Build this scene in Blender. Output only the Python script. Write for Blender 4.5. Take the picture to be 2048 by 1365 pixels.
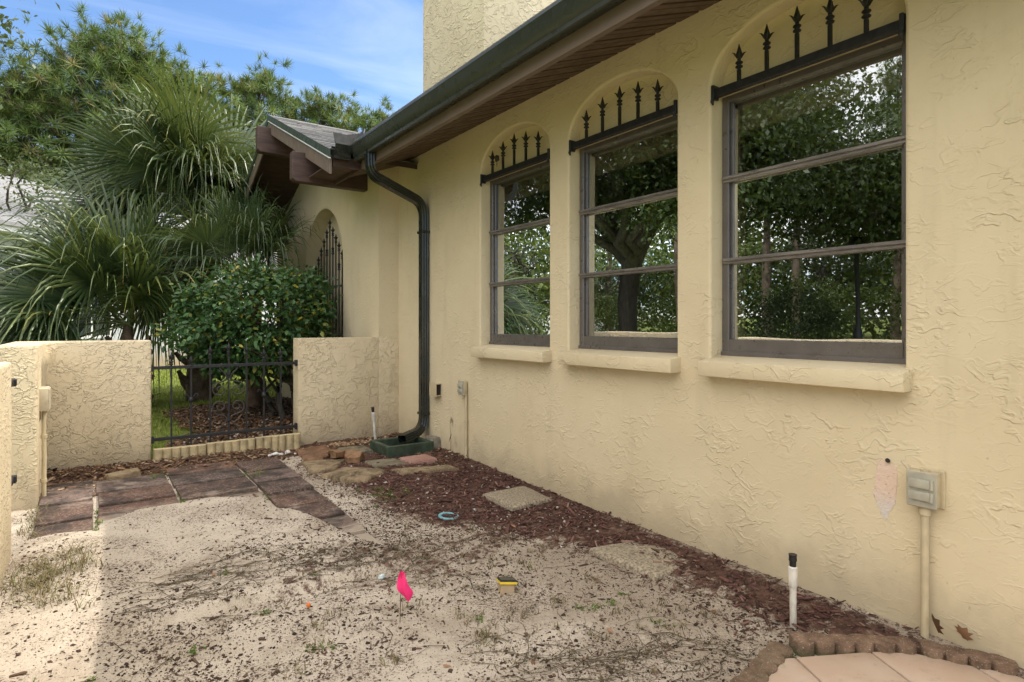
import bpy, bmesh, math, random
import numpy as np
from mathutils import Vector, Matrix, noise as mnoise

for o in list(bpy.data.objects):
    bpy.data.objects.remove(o)
C = bpy.context.scene.collection
random.seed(7)
rng = np.random.default_rng(11)
R = math.radians
H = 1.28                      # eye height above the sand by the wall

# ------------------------------------------------------------------ camera
cam = bpy.data.cameras.new('camera')
cam_o = bpy.data.objects.new('camera', cam)
C.objects.link(cam_o)
cam.sensor_width = 36
cam.lens = 1190 / 2048 * 36
cam.shift_y = -0.0159
cam.clip_start = 0.05
cam.clip_end = 2000
cam_o.location = (0, 0, H)
cam_o.rotation_euler = (R(90), 0, -R(35.39))
bpy.context.scene.camera = cam_o

# ------------------------------------------------------------------ sky, sun, exposure
SUN = Vector((1.0, -0.05, 1.49)).normalized()
elev = math.asin(SUN.z)
azim = math.atan2(SUN.x, SUN.y)
world = bpy.data.worlds.new('World')
bpy.context.scene.world = world
world.use_nodes = True
wt = world.node_tree
wt.nodes.clear()
def wn(t, **k):
    n = wt.nodes.new(t)
    for a, b in k.items():
        setattr(n, a, b)
    return n
sky = wn('ShaderNodeTexSky', sky_type='NISHITA', sun_disc=False)
sky.sun_elevation = elev
sky.sun_rotation = azim
sky.air_density = 1.0
sky.dust_density = 0.0
sky.ozone_density = 6.0
tc = wn('ShaderNodeTexCoord')
sep = wn('ShaderNodeSeparateXYZ')
wt.links.new(tc.outputs['Generated'], sep.inputs[0])
zz = wn('ShaderNodeMath', operation='MAXIMUM'); zz.inputs[1].default_value = 0.0
wt.links.new(sep.outputs['Z'], zz.inputs[0])
za = wn('ShaderNodeMath', operation='ADD'); za.inputs[1].default_value = 0.18
wt.links.new(zz.outputs[0], za.inputs[0])
dx = wn('ShaderNodeMath', operation='DIVIDE'); dy = wn('ShaderNodeMath', operation='DIVIDE')
wt.links.new(sep.outputs['X'], dx.inputs[0]); wt.links.new(za.outputs[0], dx.inputs[1])
wt.links.new(sep.outputs['Y'], dy.inputs[0]); wt.links.new(za.outputs[0], dy.inputs[1])
cmb = wn('ShaderNodeCombineXYZ')
wt.links.new(dx.outputs[0], cmb.inputs[0]); wt.links.new(dy.outputs[0], cmb.inputs[1])
mp = wn('ShaderNodeMapping'); mp.inputs['Rotation'].default_value = (0, 0, R(50)); mp.inputs['Scale'].default_value = (0.55, 1.7, 1)
mp.inputs['Location'].default_value = (0.3, 0.55, 0)
wt.links.new(cmb.outputs[0], mp.inputs[0])
# thin wind-drawn wisps
cn = wn('ShaderNodeTexNoise'); cn.inputs['Scale'].default_value = 1.1; cn.inputs['Detail'].default_value = 8; cn.inputs['Roughness'].default_value = 0.58; cn.inputs['Distortion'].default_value = 0.5
wt.links.new(mp.outputs[0], cn.inputs['Vector'])
cr = wn('ShaderNodeMapRange'); cr.inputs['From Min'].default_value = 0.46; cr.inputs['From Max'].default_value = 0.75
cr.inputs['To Min'].default_value = 0.0; cr.inputs['To Max'].default_value = 0.18; cr.clamp = True
wt.links.new(cn.outputs['Fac'], cr.inputs['Value'])
# bright broken cloud banks, set mostly out of view and brightened to fill the shade
CLOUD_OFF = (7.21, 11.41, 0.0)
mp2 = wn('ShaderNodeMapping'); mp2.inputs['Location'].default_value = CLOUD_OFF
wt.links.new(cmb.outputs[0], mp2.inputs[0])
cn2 = wn('ShaderNodeTexNoise'); cn2.inputs['Scale'].default_value = 0.42; cn2.inputs['Detail'].default_value = 9; cn2.inputs['Roughness'].default_value = 0.52; cn2.inputs['Distortion'].default_value = 0.25
wt.links.new(mp2.outputs[0], cn2.inputs['Vector'])
cr2 = wn('ShaderNodeMapRange', interpolation_type='SMOOTHSTEP'); cr2.inputs['From Min'].default_value = 0.41; cr2.inputs['From Max'].default_value = 0.58
cr2.inputs['To Min'].default_value = 0.0; cr2.inputs['To Max'].default_value = 0.95
wt.links.new(cn2.outputs['Fac'], cr2.inputs['Value'])
mxx = wn('ShaderNodeMath', operation='MAXIMUM')
wt.links.new(cr.outputs[0], mxx.inputs[0]); wt.links.new(cr2.outputs[0], mxx.inputs[1])
cm = wn('ShaderNodeMix', data_type='RGBA')
cm.inputs['B'].default_value = (13.6, 13.0, 12.2, 1)
wt.links.new(mxx.outputs[0], cm.inputs['Factor'])
wt.links.new(sky.outputs[0], cm.inputs['A'])
bg = wn('ShaderNodeBackground'); bg.inputs['Strength'].default_value = 0.15
wt.links.new(cm.outputs['Result'], bg.inputs['Color'])
wo = wn('ShaderNodeOutputWorld')
wt.links.new(bg.outputs[0], wo.inputs[0])

sun = bpy.data.lights.new('sun', 'SUN')
sun.energy = 2.6
sun.angle = R(0.53)
sun.color = (1.0, 0.93, 0.82)
sun_o = bpy.data.objects.new('sun', sun)
C.objects.link(sun_o)
sun_o.location = (20, -5, 30)
sun_o.rotation_euler = (-SUN).to_track_quat('-Z', 'Y').to_euler()

vs = bpy.context.scene.view_settings
vs.view_transform = 'Standard'
vs.look = 'None'
vs.exposure = 0.62
vs.gamma = 1
vs.use_curve_mapping = False

# ------------------------------------------------------------------ helpers
def tag(o, label=None, cat=None, group=None, kind=None):
    if label: o['label'] = label
    if cat: o['category'] = cat
    if group: o['group'] = group
    if kind: o['kind'] = kind
    return o

def empty(name, loc=(0, 0, 0), label=None, cat=None, group=None, kind=None):
    o = bpy.data.objects.new(name, None)
    o.empty_display_size = 0.1
    C.objects.link(o)
    o.location = loc
    tag(o, label, cat, group, kind)
    return o

def rootloc(p):
    while p.parent is not None:
        p = p.parent
    return Vector(p.location)

def link_mesh(name, me, parent=None, loc=None):
    o = bpy.data.objects.new(name, me)
    C.objects.link(o)
    if parent is not None:
        o.parent = parent
    if loc is not None:
        o.location = loc
    return o

def npmesh(name, V, F, mat, v=None, smooth=False):
    V = np.asarray(V, dtype=np.float32); F = np.asarray(F, dtype=np.int32)
    k = F.shape[1]
    me = bpy.data.meshes.new(name)
    me.vertices.add(len(V)); me.vertices.foreach_set('co', V.ravel())
    me.loops.add(F.size); me.loops.foreach_set('vertex_index', F.ravel())
    me.polygons.add(len(F)); me.polygons.foreach_set('loop_start', np.arange(0, F.size, k, dtype=np.int32))
    if v is not None:
        a = me.attributes.new('v', 'FLOAT', 'POINT')
        a.data.foreach_set('value', np.asarray(v, dtype=np.float32).ravel())
    me.materials.append(mat)
    me.update(calc_edges=True)
    if smooth:
        me.shade_smooth()
    return me

def npobj(name, V, F, mat, parent=None, loc=None, v=None, smooth=False):
    V = np.asarray(V, dtype=np.float64)
    if parent is not None:
        V = V - np.array(rootloc(parent))
    elif loc is not None:
        V = V - np.array(loc)
    me = npmesh(name, V, F, mat, v, smooth)
    return link_mesh(name, me, parent, loc if parent is None else None)

class MB:
    """collects shapes in world coordinates; build() links them as one mesh object"""
    def __init__(s):
        s.v = []; s.f = []
    def add(s, vs, fs):
        n = len(s.v)
        s.v += [tuple(x) for x in vs]
        s.f += [tuple(i + n for i in f) for f in fs]
        return s
    def box(s, x0, y0, z0, x1, y1, z1, M=None):
        vs = [Vector(p) for p in ((x0,y0,z0),(x1,y0,z0),(x1,y1,z0),(x0,y1,z0),(x0,y0,z1),(x1,y0,z1),(x1,y1,z1),(x0,y1,z1))]
        if M is not None: vs = [M @ p for p in vs]
        return s.add(vs, [(0,3,2,1),(4,5,6,7),(0,1,5,4),(1,2,6,5),(2,3,7,6),(3,0,4,7)])
    def prism(s, pts, d):
        """polygon pts (3D, planar) extruded by vector d"""
        pts = [Vector(p) for p in pts]; d = Vector(d); n = len(pts)
        s.add(pts + [p + d for p in pts],
              [tuple(range(n))[::-1], tuple(range(n, 2*n))] + [(i, (i+1) % n, n + (i+1) % n, n + i) for i in range(n)])
        return s
    def sweep(s, path, prof, up=Vector((0,0,1)), caps=True, scale=None):
        """prof: list of (a,b) in the frame (side, up')"""
        path = [Vector(p) for p in path]; n = len(path); m = len(prof); vs = []
        for i, p in enumerate(path):
            t = (path[min(i+1, n-1)] - path[max(i-1, 0)]).normalized()
            u = Vector(up)
            if abs(t.dot(u)) > 0.96: u = Vector((0.03, 1, 0.02))
            side = t.cross(u).normalized(); u2 = side.cross(t).normalized()
            k = scale[i] if scale else 1
            vs += [p + side*a*k + u2*b*k for a, b in prof]
        fs = [(i*m + j, i*m + (j+1) % m, (i+1)*m + (j+1) % m, (i+1)*m + j) for i in range(n-1) for j in range(m)]
        if caps: fs += [tuple(range(m))[::-1], tuple(range((n-1)*m, n*m))]
        return s.add(vs, fs)
    def tube(s, path, r, n=8, up=Vector((0,0,1))):
        rs = r if isinstance(r, (list, tuple)) else [r]*len(path)
        return s.sweep(path, [(math.cos(2*math.pi*k/n), math.sin(2*math.pi*k/n)) for k in range(n)], up, True, rs)
    def lathe(s, c, prof, n=12, axis='z', seg=None):
        """prof list of (radius, height) from bottom to top"""
        c = Vector(c); vs = []
        for r, h in prof:
            for k in range(n):
                a = 2*math.pi*(k+.5)/n
                p = Vector((r*math.cos(a), r*math.sin(a), h))
                if axis == 'x': p = Vector((p.z, p.x, p.y))
                if axis == 'y': p = Vector((p.x, p.z, p.y))
                vs.append(c + p)
        m = len(prof)
        fs = [(i*n + j, i*n + (j+1) % n, (i+1)*n + (j+1) % n, (i+1)*n + j) for i in range(m-1) for j in range(n)]
        fs += [tuple(range(n))[::-1], tuple(range((m-1)*n, m*n))]
        return s.add(vs, fs)
    def mesh(s, name, mat, off=Vector((0,0,0)), bev=0, seg=2, smooth=0, wob=0):
        me = bpy.data.meshes.new(name)
        bm = bmesh.new()
        vv = [bm.verts.new(Vector(p) - off) for p in s.v]
        for f in s.f:
            try: bm.faces.new([vv[i] for i in f])
            except ValueError: pass
        bmesh.ops.recalc_face_normals(bm, faces=bm.faces)
        if bev:
            es = [e for e in bm.edges if len(e.link_faces) == 2 and e.calc_face_angle(0) > R(28)]
            bmesh.ops.bevel(bm, geom=es, offset=bev, segments=seg, profile=0.5, affect='EDGES', clamp_overlap=True)
        if wob:
            for vtx in bm.verts:
                vtx.co += mnoise.noise_vector(vtx.co*9 + Vector((3,1,7))) * wob
        bm.to_mesh(me); bm.free()
        for m in (mat if isinstance(mat, (list, tuple)) else [mat]): me.materials.append(m)
        if smooth:
            me.shade_smooth(); me.set_sharp_from_angle(angle=R(smooth))
        return me
    def build(s, name, mat, parent=None, loc=None, **k):
        if parent is not None: off = rootloc(parent)
        else: off = Vector(loc) if loc is not None else Vector((0,0,0))
        me = s.mesh(name, mat, off, **k)
        return link_mesh(name, me, parent, None if parent is not None else loc)

def scatter(T, F, pos, rot, sc):
    """numpy instancing of template T (t,3), F (f,k): rot (n,3,3), sc (n,) or (n,3)"""
    T = np.asarray(T, float); F = np.asarray(F, int); n = len(pos); t = len(T)
    sc = np.asarray(sc, float)
    S = T[None] * (sc[:, None, None] if sc.ndim == 1 else sc[:, None, :])
    V = np.einsum('nij,ntj->nti', rot, S) + np.asarray(pos)[:, None, :]
    FF = (F[None] + (np.arange(n) * t)[:, None, None]).reshape(-1, F.shape[1])
    return V.reshape(-1, 3), FF

def rand_rot(n, tilt=1.0):
    """random rotation matrices; tilt<1 keeps local z closer to world z"""
    a = rng.uniform(0, 2*np.pi, n); b = rng.normal(0, 1, n)*tilt; c = rng.normal(0, 1, n)*tilt
    ca, sa, cb, sb, cc, sc_ = np.cos(a), np.sin(a), np.cos(b), np.sin(b), np.cos(c), np.sin(c)
    Z = np.zeros(n); O = np.ones(n)
    Rz = np.stack([ca,-sa,Z, sa,ca,Z, Z,Z,O], -1).reshape(n,3,3)
    Rx = np.stack([O,Z,Z, Z,cb,-sb, Z,sb,cb], -1).reshape(n,3,3)
    Ry = np.stack([cc,Z,sc_, Z,O,Z, -sc_,Z,cc], -1).reshape(n,3,3)
    return Rz @ Rx @ Ry

def frames(D):
    """rotation matrices whose local z axis follows D"""
    D = D/np.linalg.norm(D, axis=1, keepdims=True)
    A = rng.normal(size=D.shape)
    X = np.cross(A, D); X /= np.linalg.norm(X, axis=1, keepdims=True)
    Y = np.cross(D, X)
    return np.stack([X, Y, D], -1)

# ------------------------------------------------------------------ materials
class NT:
    def __init__(s, name):
        s.m = bpy.data.materials.new(name); s.m.use_nodes = True
        s.t = s.m.node_tree
        s.b = s.t.nodes['Principled BSDF']; s.o = s.t.nodes['Material Output']
        s._pos = None
    def n(s, typ, ins=None, **k):
        x = s.t.nodes.new(typ)
        for a, b in k.items(): setattr(x, a, b)
        for a, b in (ins or {}).items(): s.set(x.inputs[a], b)
        return x
    def set(s, inp, b):
        if isinstance(b, bpy.types.NodeSocket): s.t.links.new(b, inp)
        else:
            if isinstance(b, tuple) and len(b) == 3 and inp.type == 'RGBA': b = b + (1,)
            inp.default_value = b
    @property
    def pos(s):
        if s._pos is None: s._pos = s.n('ShaderNodeNewGeometry').outputs['Position']
        return s._pos
    def objco(s):
        return s.n('ShaderNodeTexCoord').outputs['Object']
    def map(s, vec, sc=(1,1,1), rot=(0,0,0), loc=(0,0,0)):
        return s.n('ShaderNodeMapping', {'Vector': vec, 'Scale': sc, 'Rotation': rot, 'Location': loc}).outputs[0]
    def noise(s, scale, detail=3, rough=0.5, dist=0.0, vec=None):
        return s.n('ShaderNodeTexNoise', {'Vector': vec if vec is not None else s.pos, 'Scale': scale, 'Detail': detail, 'Roughness': rough, 'Distortion': dist}).outputs['Fac']
    def ss(s, val, a, b, lo=0.0, hi=1.0):
        return s.n('ShaderNodeMapRange', {'Value': val, 'From Min': a, 'From Max': b, 'To Min': lo, 'To Max': hi}, interpolation_type='SMOOTHSTEP').outputs[0]
    def math(s, op, a, b=0.0):
        return s.n('ShaderNodeMath', {0: a, 1: b}, operation=op).outputs[0]
    def mix(s, fac, a, b, blend='MIX'):
        return s.n('ShaderNodeMix', {'Factor': fac, 'A': a, 'B': b}, data_type='RGBA', blend_type=blend).outputs['Result']
    def ramp(s, fac, stops):
        x = s.n('ShaderNodeValToRGB', {'Fac': fac}); e = x.color_ramp.elements
        while len(e) < len(stops): e.new(0.5)
        for el, (p, c) in zip(e, stops): el.position = p; el.color = tuple(c) + (1,)
        return x.outputs[0]
    def attr(s, name='v'):
        return s.n('ShaderNodeAttribute', attribute_name=name).outputs['Fac']
    def rnd(s):
        return s.n('ShaderNodeObjectInfo').outputs['Random']
    def bump(s, h, strength=1.0, dist=0.01):
        b = s.n('ShaderNodeBump', {'Height': h, 'Strength': strength, 'Distance': dist})
        s.t.links.new(b.outputs[0], s.b.inputs['Normal']); return b
    def base(s, col, rough=0.6, metal=0.0, spec=None):
        s.set(s.b.inputs['Base Color'], col); s.set(s.b.inputs['Roughness'], rough); s.set(s.b.inputs['Metallic'], metal)
        if spec is not None: s.b.inputs['Specular IOR Level'].default_value = spec
        return s

def stucco(name, col, col2, scale=1.0, amp=1.0, smoothmask=0.45):
    t = NT(name)
    w = t.n('ShaderNodeTexNoise', {'Vector': t.pos, 'Scale': 6*scale, 'Detail': 2.0})
    vec = t.n('ShaderNodeVectorMath', {0: t.pos, 1: t.n('ShaderNodeVectorMath', {0: w.outputs['Color'], 'Scale': 0.09/scale}, operation='SCALE').outputs[0]}, operation='ADD').outputs[0]
    sq = t.map(vec, (1, 0.75, 1.25))
    n1 = t.noise(7*scale, 2.5, 0.5, 0.25, sq)
    n2 = t.noise(16*scale, 1.5, 0.5, 0.2, t.map(vec, (1, 0.8, 1.3), loc=(3.1, 2.2, 0.7)))
    m1 = t.noise(2.6*scale, 4, 0.6, 0.4, t.map(t.pos, loc=(5, 1, 2)))
    p1 = t.ss(n1, 0.495, 0.53)
    p2 = t.ss(n2, 0.55, 0.60)
    mask = t.ss(m1, smoothmask-0.12, smoothmask+0.2, 0.10, 1.0)
    # each trowel flat rises to a lip and then fades back into the wall
    fade1 = t.math('MULTIPLY', p1, t.ss(n1, 0.525, 0.60, 1.0, 0.25))
    fade2 = t.math('MULTIPLY', p2, t.ss(n2, 0.59, 0.70, 0.8, 0.05))
    h = t.math('MULTIPLY', t.math('ADD', fade1, t.math('MULTIPLY', fade2, 0.6)), mask)
    fine = t.noise(110, 3, 0.6)
    low = t.noise(5, 2)
    h = t.math('ADD', h, t.math('ADD', t.math('MULTIPLY', fine, 0.10), t.math('MULTIPLY', low, 0.8)))
    stain = t.noise(1.3, 5, 0.6)
    stainz = t.noise(3.0, 4, 0.6, 0, t.map(t.pos, (2.2, 2.2, 0.35)))
    col = t.mix(t.ss(stain, 0.35, 0.7), col, col2)
    col = t.mix(t.ss(stainz, 0.52, 0.76, 0, 0.26), col, tuple(c*0.72 for c in col2))
    specks = t.ss(t.noise(55, 2, 0.6), 0.70, 0.76, 0, 0.5)
    col = t.mix(specks, col, tuple(c*0.5 for c in col2))
    # splash dirt along the foot of the wall
    z = t.n('ShaderNodeSeparateXYZ', {0: t.pos}).outputs['Z']
    foot = t.math('ADD', z, t.math('MULTIPLY', t.noise(4, 5, 0.65), -0.5))
    col = t.mix(t.ss(foot, -0.24, 0.12, 0.5, 0), col, (0.27, 0.22, 0.155))
    t.base(col, 0.85, spec=0.25)
    t.bump(h, 1.0, 0.0065*amp)
    return t.m

M = {}
M['stucco'] = stucco('tan_stucco', (0.66, 0.565, 0.385), (0.61, 0.515, 0.34), 1.6, 0.52, 0.50)
M['stucco_rough'] = stucco('rough_tan_stucco', (0.68, 0.575, 0.395), (0.61, 0.505, 0.335), 2.0, 1.0, 0.38)
M['stucco_chim'] = stucco('chimney_stucco', (0.60, 0.535, 0.385), (0.54, 0.475, 0.335), 1.2, 1.4, 0.34)

def simple(name, col, rough=0.5, metal=0.0, var=0.12, scale=9, bump=0.0, bscale=60, stretch=(1,1,1), spec=None, byobj=0.0):
    t = NT(name)
    vec = t.map(t.pos, stretch)
    n = t.noise(scale, 4, 0.6, 0, vec)
    c = t.mix(t.ss(n, 0.3, 0.7), tuple(x*(1-var) for x in col), tuple(min(1, x*(1+var)) for x in col))
    if byobj:
        k = t.n('ShaderNodeMapRange', {'Value': t.rnd(), 'To Min': 1-byobj, 'To Max': 1+byobj}).outputs[0]
        c = t.mix(1.0, c, t.n('ShaderNodeCombineColor', {0: k, 1: k, 2: k}).outputs[0], 'MULTIPLY')
    r = t.ss(t.noise(scale*2.3, 3, 0.5, 0, vec), 0.3, 0.7, max(0.03, rough-0.1), min(1, rough+0.1))
    t.base(c, r, metal, spec)
    if bump: t.bump(t.noise(bscale, 3, 0.6, 0, vec), 0.8, bump)
    return t.m

M['iron'] = simple('black_iron', (0.014, 0.014, 0.016), 0.5, 0.0, 0.4, 30, 0.001, 120)
M['gutter'] = simple('dark_green_metal', (0.034, 0.039, 0.034), 0.30, 0.0, 0.05, 3)
M['spout'] = simple('black_green_metal', (0.013, 0.016, 0.014), 0.30, 0.0, 0.05, 3)
M['gutterface'] = M['gutter']
M['dripedge'] = simple('drip_edge_green', (0.035, 0.050, 0.036), 0.4, 0, 0.15, 8)
M['whitestrip'] = simple('white_strip', (0.6, 0.62, 0.62), 0.5, 0, 0.1)
M['fascia'] = simple('brown_aluminium', (0.155, 0.115, 0.092), 0.5, 0, 0.05, 4)
M['soffit'] = simple('brown_soffit_vinyl', (0.098, 0.058, 0.043), 0.55, 0, 0.08, 5, byobj=0.06)
M['beam'] = simple('brown_painted_wood', (0.075, 0.042, 0.036), 0.6, 0, 0.3, 7, 0.002, 25, (0.6, 5, 5))
M['frame'] = simple('bronze_frame', (0.140, 0.128, 0.122), 0.36, 0.35, 0.1, 9)
M['bar'] = simple('weathered_bronze_bar', (0.22, 0.20, 0.19), 0.34, 0.45, 0.25, 18, stretch=(1, 0.3, 2))
M['inner'] = simple('interior_trim', (0.48, 0.36, 0.23), 0.6)
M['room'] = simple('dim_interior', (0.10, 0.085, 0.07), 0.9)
M['pvc'] = simple('white_pvc', (0.62, 0.59, 0.53), 0.45, 0, 0.32, 16, stretch=(1, 1, 0.5))
M['blackplastic'] = simple('black_plastic', (0.012, 0.012, 0.013), 0.45)
M['greybox'] = simple('grey_metal_box', (0.40, 0.38, 0.305), 0.45, 0.1, 0.12, 20)
M['tanpaint'] = simple('tan_painted_metal', (0.50, 0.42, 0.27), 0.5, 0, 0.1, 14)
M['creambox'] = simple('cream_metal_box', (0.50, 0.44, 0.32), 0.5, 0, 0.12, 14)
M['hole'] = simple('painted_void', (0.02, 0.015, 0.012), 0.9)
M['concrete'] = simple('concrete', (0.22, 0.195, 0.15), 0.9, 0, 0.35, 12, 0.004, 70)
M['step'] = simple('aggregate_step', (0.275, 0.23, 0.165), 0.9, 0, 0.5, 75, 0.007, 110)
M['edgecream'] = simple('cream_edging', (0.45, 0.365, 0.215), 0.85, 0, 0.25, 12, 0.003, 60)
M['tray'] = simple('green_tray', (0.035, 0.055, 0.035), 0.55, 0, 0.45, 10, 0.002, 50)
M['ring'] = simple('blue_plastic', (0.16, 0.36, 0.42), 0.5, 0, 0.2, 30)
M['pink'] = simple('pink_flag', (0.85, 0.03, 0.20), 0.6, 0, 0.04, 20)
M['wire'] = simple('rusty_wire', (0.10, 0.06, 0.04), 0.6)
M['yellow'] = simple('yellow_plastic', (0.65, 0.46, 0.03), 0.4)
M['solar'] = simple('solar_glass', (0.02, 0.03, 0.03), 0.15, 0, 0.4, 40)
M['solarbody'] = simple('sandy_clear_plastic', (0.36, 0.27, 0.17), 0.6)
M['orange'] = simple('orange_plastic', (0.7, 0.16, 0.02), 0.5)
M['paleblue'] = simple('pale_blue_shard', (0.50, 0.60, 0.62), 0.5)
M['whiterock'] = simple('white_rock', (0.55, 0.54, 0.52), 0.8, 0, 0.25, 25, 0.01, 40)
M['patch'] = None
M['bark'] = simple('bark', (0.075, 0.062, 0.048), 0.9, 0, 0.4, 12, 0.012, 30, (1, 1, 0.3))
M['pinebark'] = simple('pine_bark', (0.13, 0.095, 0.07), 0.9, 0, 0.4, 6, 0.02, 12, (1, 1, 0.4))
M['boots'] = simple('palm_boots', (0.13, 0.085, 0.055), 0.9, 0, 0.35, 12, 0.006, 40)
M['whitewall'] = simple('white_stucco', (0.70, 0.71, 0.72), 0.85, 0, 0.06, 3, 0.006, 14)
M['whiteshingle'] = simple('pale_shingle', (0.29, 0.29, 0.30), 0.8, 0, 0.2, 9, byobj=0.05)
M['whitetrim'] = simple('white_trim', (0.72, 0.72, 0.72), 0.6, 0, 0.05)
M['rust'] = simple('rusty_screw', (0.03, 0.02, 0.015), 0.7)

def shingle_mat():
    t = NT('grey_shingle')
    g = t.noise(90, 3, 0.7)
    c = t.ramp(t.rnd(), [(0, (0.05, 0.052, 0.055)), (0.4, (0.11, 0.11, 0.115)), (0.7, (0.19, 0.185, 0.18)), (1, (0.08, 0.082, 0.088))])
    c = t.mix(t.ss(g, 0.35, 0.7, 0, 0.6), c, (0.27, 0.265, 0.26))
    t.base(c, 0.9, spec=0.2); t.bump(g, 0.7, 0.004); return t.m
M['shingle'] = shingle_mat()

def glass_mat():
    t = NT('window_glass')
    lw = t.n('ShaderNodeLayerWeight', {'Blend': 0.42}).outputs['Fresnel']
    warp = t.noise(1.6, 1)
    b = t.n('ShaderNodeBump', {'Height': warp, 'Strength': 0.10, 'Distance': 0.02})
    gl = t.n('ShaderNodeBsdfGlossy', {'Color': (0.83, 0.87, 0.91), 'Roughness': 0.006, 'Normal': b.outputs[0]})
    tr = t.n('ShaderNodeBsdfTransparent', {'Color': (0.62, 0.64, 0.62)})
    fac = t.math('MINIMUM', t.math('ADD', t.math('MULTIPLY', lw, 0.8), 0.38), 0.95)
    mx = t.n('ShaderNodeMixShader', {0: fac, 1: tr.outputs[0], 2: gl.outputs[0]})
    dirt = t.ss(t.noise(3.2, 6, 0.7), 0.55, 0.8, 0.0, 0.05)
    df = t.n('ShaderNodeBsdfDiffuse', {'Color': (0.5, 0.47, 0.42)})
    mx2 = t.n('ShaderNodeMixShader', {0: dirt, 1: mx.outputs[0], 2: df.outputs[0]})
    t.t.links.new(mx2.outputs[0], t.o.inputs['Surface'])
    return t.m
M['glass'] = glass_mat()

def paver_mat():
    t = NT('red_paver')
    k = t.rnd()
    c = t.ramp(k, [(0, (0.16, 0.078, 0.052)), (0.3, (0.075, 0.054, 0.046)), (0.6, (0.16, 0.115, 0.098)), (0.8, (0.115, 0.068, 0.050)), (1, (0.050, 0.041, 0.038))])
    c = t.mix(t.ss(t.noise(62, 3, 0.75), 0.48, 0.62, 0, 0.75), c, (0.24, 0.192, 0.166))
    c = t.mix(t.ss(t.noise(48, 2, 0.7, 0, t.map(t.pos, loc=(3, 1, 0))), 0.52, 0.66, 0, 0.7), c, (0.04, 0.033, 0.03))
    c = t.mix(t.ss(t.noise(5, 5, 0.65), 0.42, 0.62, 0, 0.8), c, (0.035, 0.029, 0.027))
    c = t.mix(t.ss(t.noise(11, 4, 0.6, 0.4), 0.66, 0.74, 0, 0.8), c, (0.12, 0.13, 0.02))
    c = t.mix(t.ss(t.noise(3.2, 6, 0.7), 0.54, 0.70, 0, 0.6), c, (0.36, 0.29, 0.235))
    yy = t.n('ShaderNodeSeparateXYZ', {0: t.pos}).outputs['Y']
    px_ = t.n('ShaderNodeSeparateXYZ', {0: t.pos}).outputs['X']
    yy = t.math('ADD', yy, t.math('ADD', t.ss(px_, 1.0, 1.06, 0, 0.95), t.ss(px_, 0.06, 0.02, 0, 0.35)))
    dust = t.math('ADD', yy, t.math('MULTIPLY', t.noise(7, 6, 0.75, 0.3, t.map(t.pos, (0.5, 1.6, 1))), -1.0))
    c = t.mix(t.ss(dust, 3.80, 4.22, 0.75, 0), c, (0.44, 0.37, 0.29))
    t.base(c, 0.9, spec=0.2); t.bump(t.noise(90, 3, 0.7), 0.9, 0.004); return t.m
M['paver'] = paver_mat()

def stone_mat(name, cols, moss=0.5):
    t = NT(name)
    n = t.noise(9, 6, 0.65, 0.6)
    c = t.ramp(n, [(0.3, cols[0]), (0.5, cols[1]), (0.7, cols[2])])
    c = t.mix(t.ss(t.noise(7, 6, 0.75, 0.8), 0.46, 0.66, 0, min(1, moss*1.25)), c, (0.045, 0.04, 0.025))
    c = t.mix(t.ss(t.noise(6, 4, 0.6, 0.3, t.map(t.pos, loc=(4, 4, 4))), 0.6, 0.7, 0, moss*0.7), c, (0.08, 0.085, 0.03))
    c = t.mix(t.ss(t.noise(60, 4, 0.75), 0.5, 0.7, 0, 0.5), c, cols[0])
    t.base(c, 0.9, spec=0.2); t.bump(t.noise(30, 5, 0.75), 1.0, 0.018); return t.m
M['sandstone'] = stone_mat('tan_flagstone', [(0.17, 0.12, 0.075), (0.30, 0.225, 0.14), (0.36, 0.28, 0.18)], 0.7)
M['rubble'] = stone_mat('orange_rubble', [(0.16, 0.08, 0.045), (0.30, 0.17, 0.095), (0.34, 0.24, 0.15)], 0.5)
M['brownstone'] = stone_mat('brown_flagstone', [(0.12, 0.065, 0.04), (0.22, 0.12, 0.07), (0.30, 0.20, 0.13)], 0.5)
M['pinkstone'] = stone_mat('pink_slab', [(0.34, 0.19, 0.15), (0.40, 0.235, 0.19), (0.42, 0.27, 0.22)], 0.15)
M['greyslab'] = stone_mat('grey_slab', [(0.15, 0.13, 0.09), (0.23, 0.20, 0.14), (0.28, 0.24, 0.17)], 0.5)
def edge_mat():
    t = NT('brown_edging_concrete')
    n = t.noise(18, 5, 0.7)
    c = t.ramp(n, [(0.3, (0.10, 0.062, 0.042)), (0.55, (0.20, 0.13, 0.088)), (0.75, (0.31, 0.215, 0.15))])
    c = t.mix(t.ss(t.noise(170, 2, 0.5), 0.63, 0.70, 0, 0.7), c, (0.50, 0.45, 0.38))
    z = t.n('ShaderNodeSeparateXYZ', {0: t.pos}).outputs['Z']
    foot = t.math('ADD', z, t.math('MULTIPLY', t.noise(22, 4, 0.7), -0.06))
    c = t.mix(t.ss(foot, -0.04, 0.014, 0.8, 0), c, (0.075, 0.09, 0.045))
    t.base(c, 0.92, spec=0.2); t.bump(t.noise(140, 3, 0.7), 1.0, 0.006); return t.m
M['edging'] = edge_mat()
def tile_mat():
    t = NT('salmon_tile')
    c = t.mix(t.ss(t.noise(5, 5, 0.6), 0.35, 0.7), (0.46, 0.335, 0.25), (0.52, 0.405, 0.315))
    c = t.mix(t.ss(t.noise(14, 5, 0.7), 0.52, 0.70, 0, 0.55), c, (0.28, 0.21, 0.15))
    t.base(c, 0.55); t.bump(t.noise(60, 3, 0.6), 0.5, 0.002); return t.m
M['tile'] = tile_mat()

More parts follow.
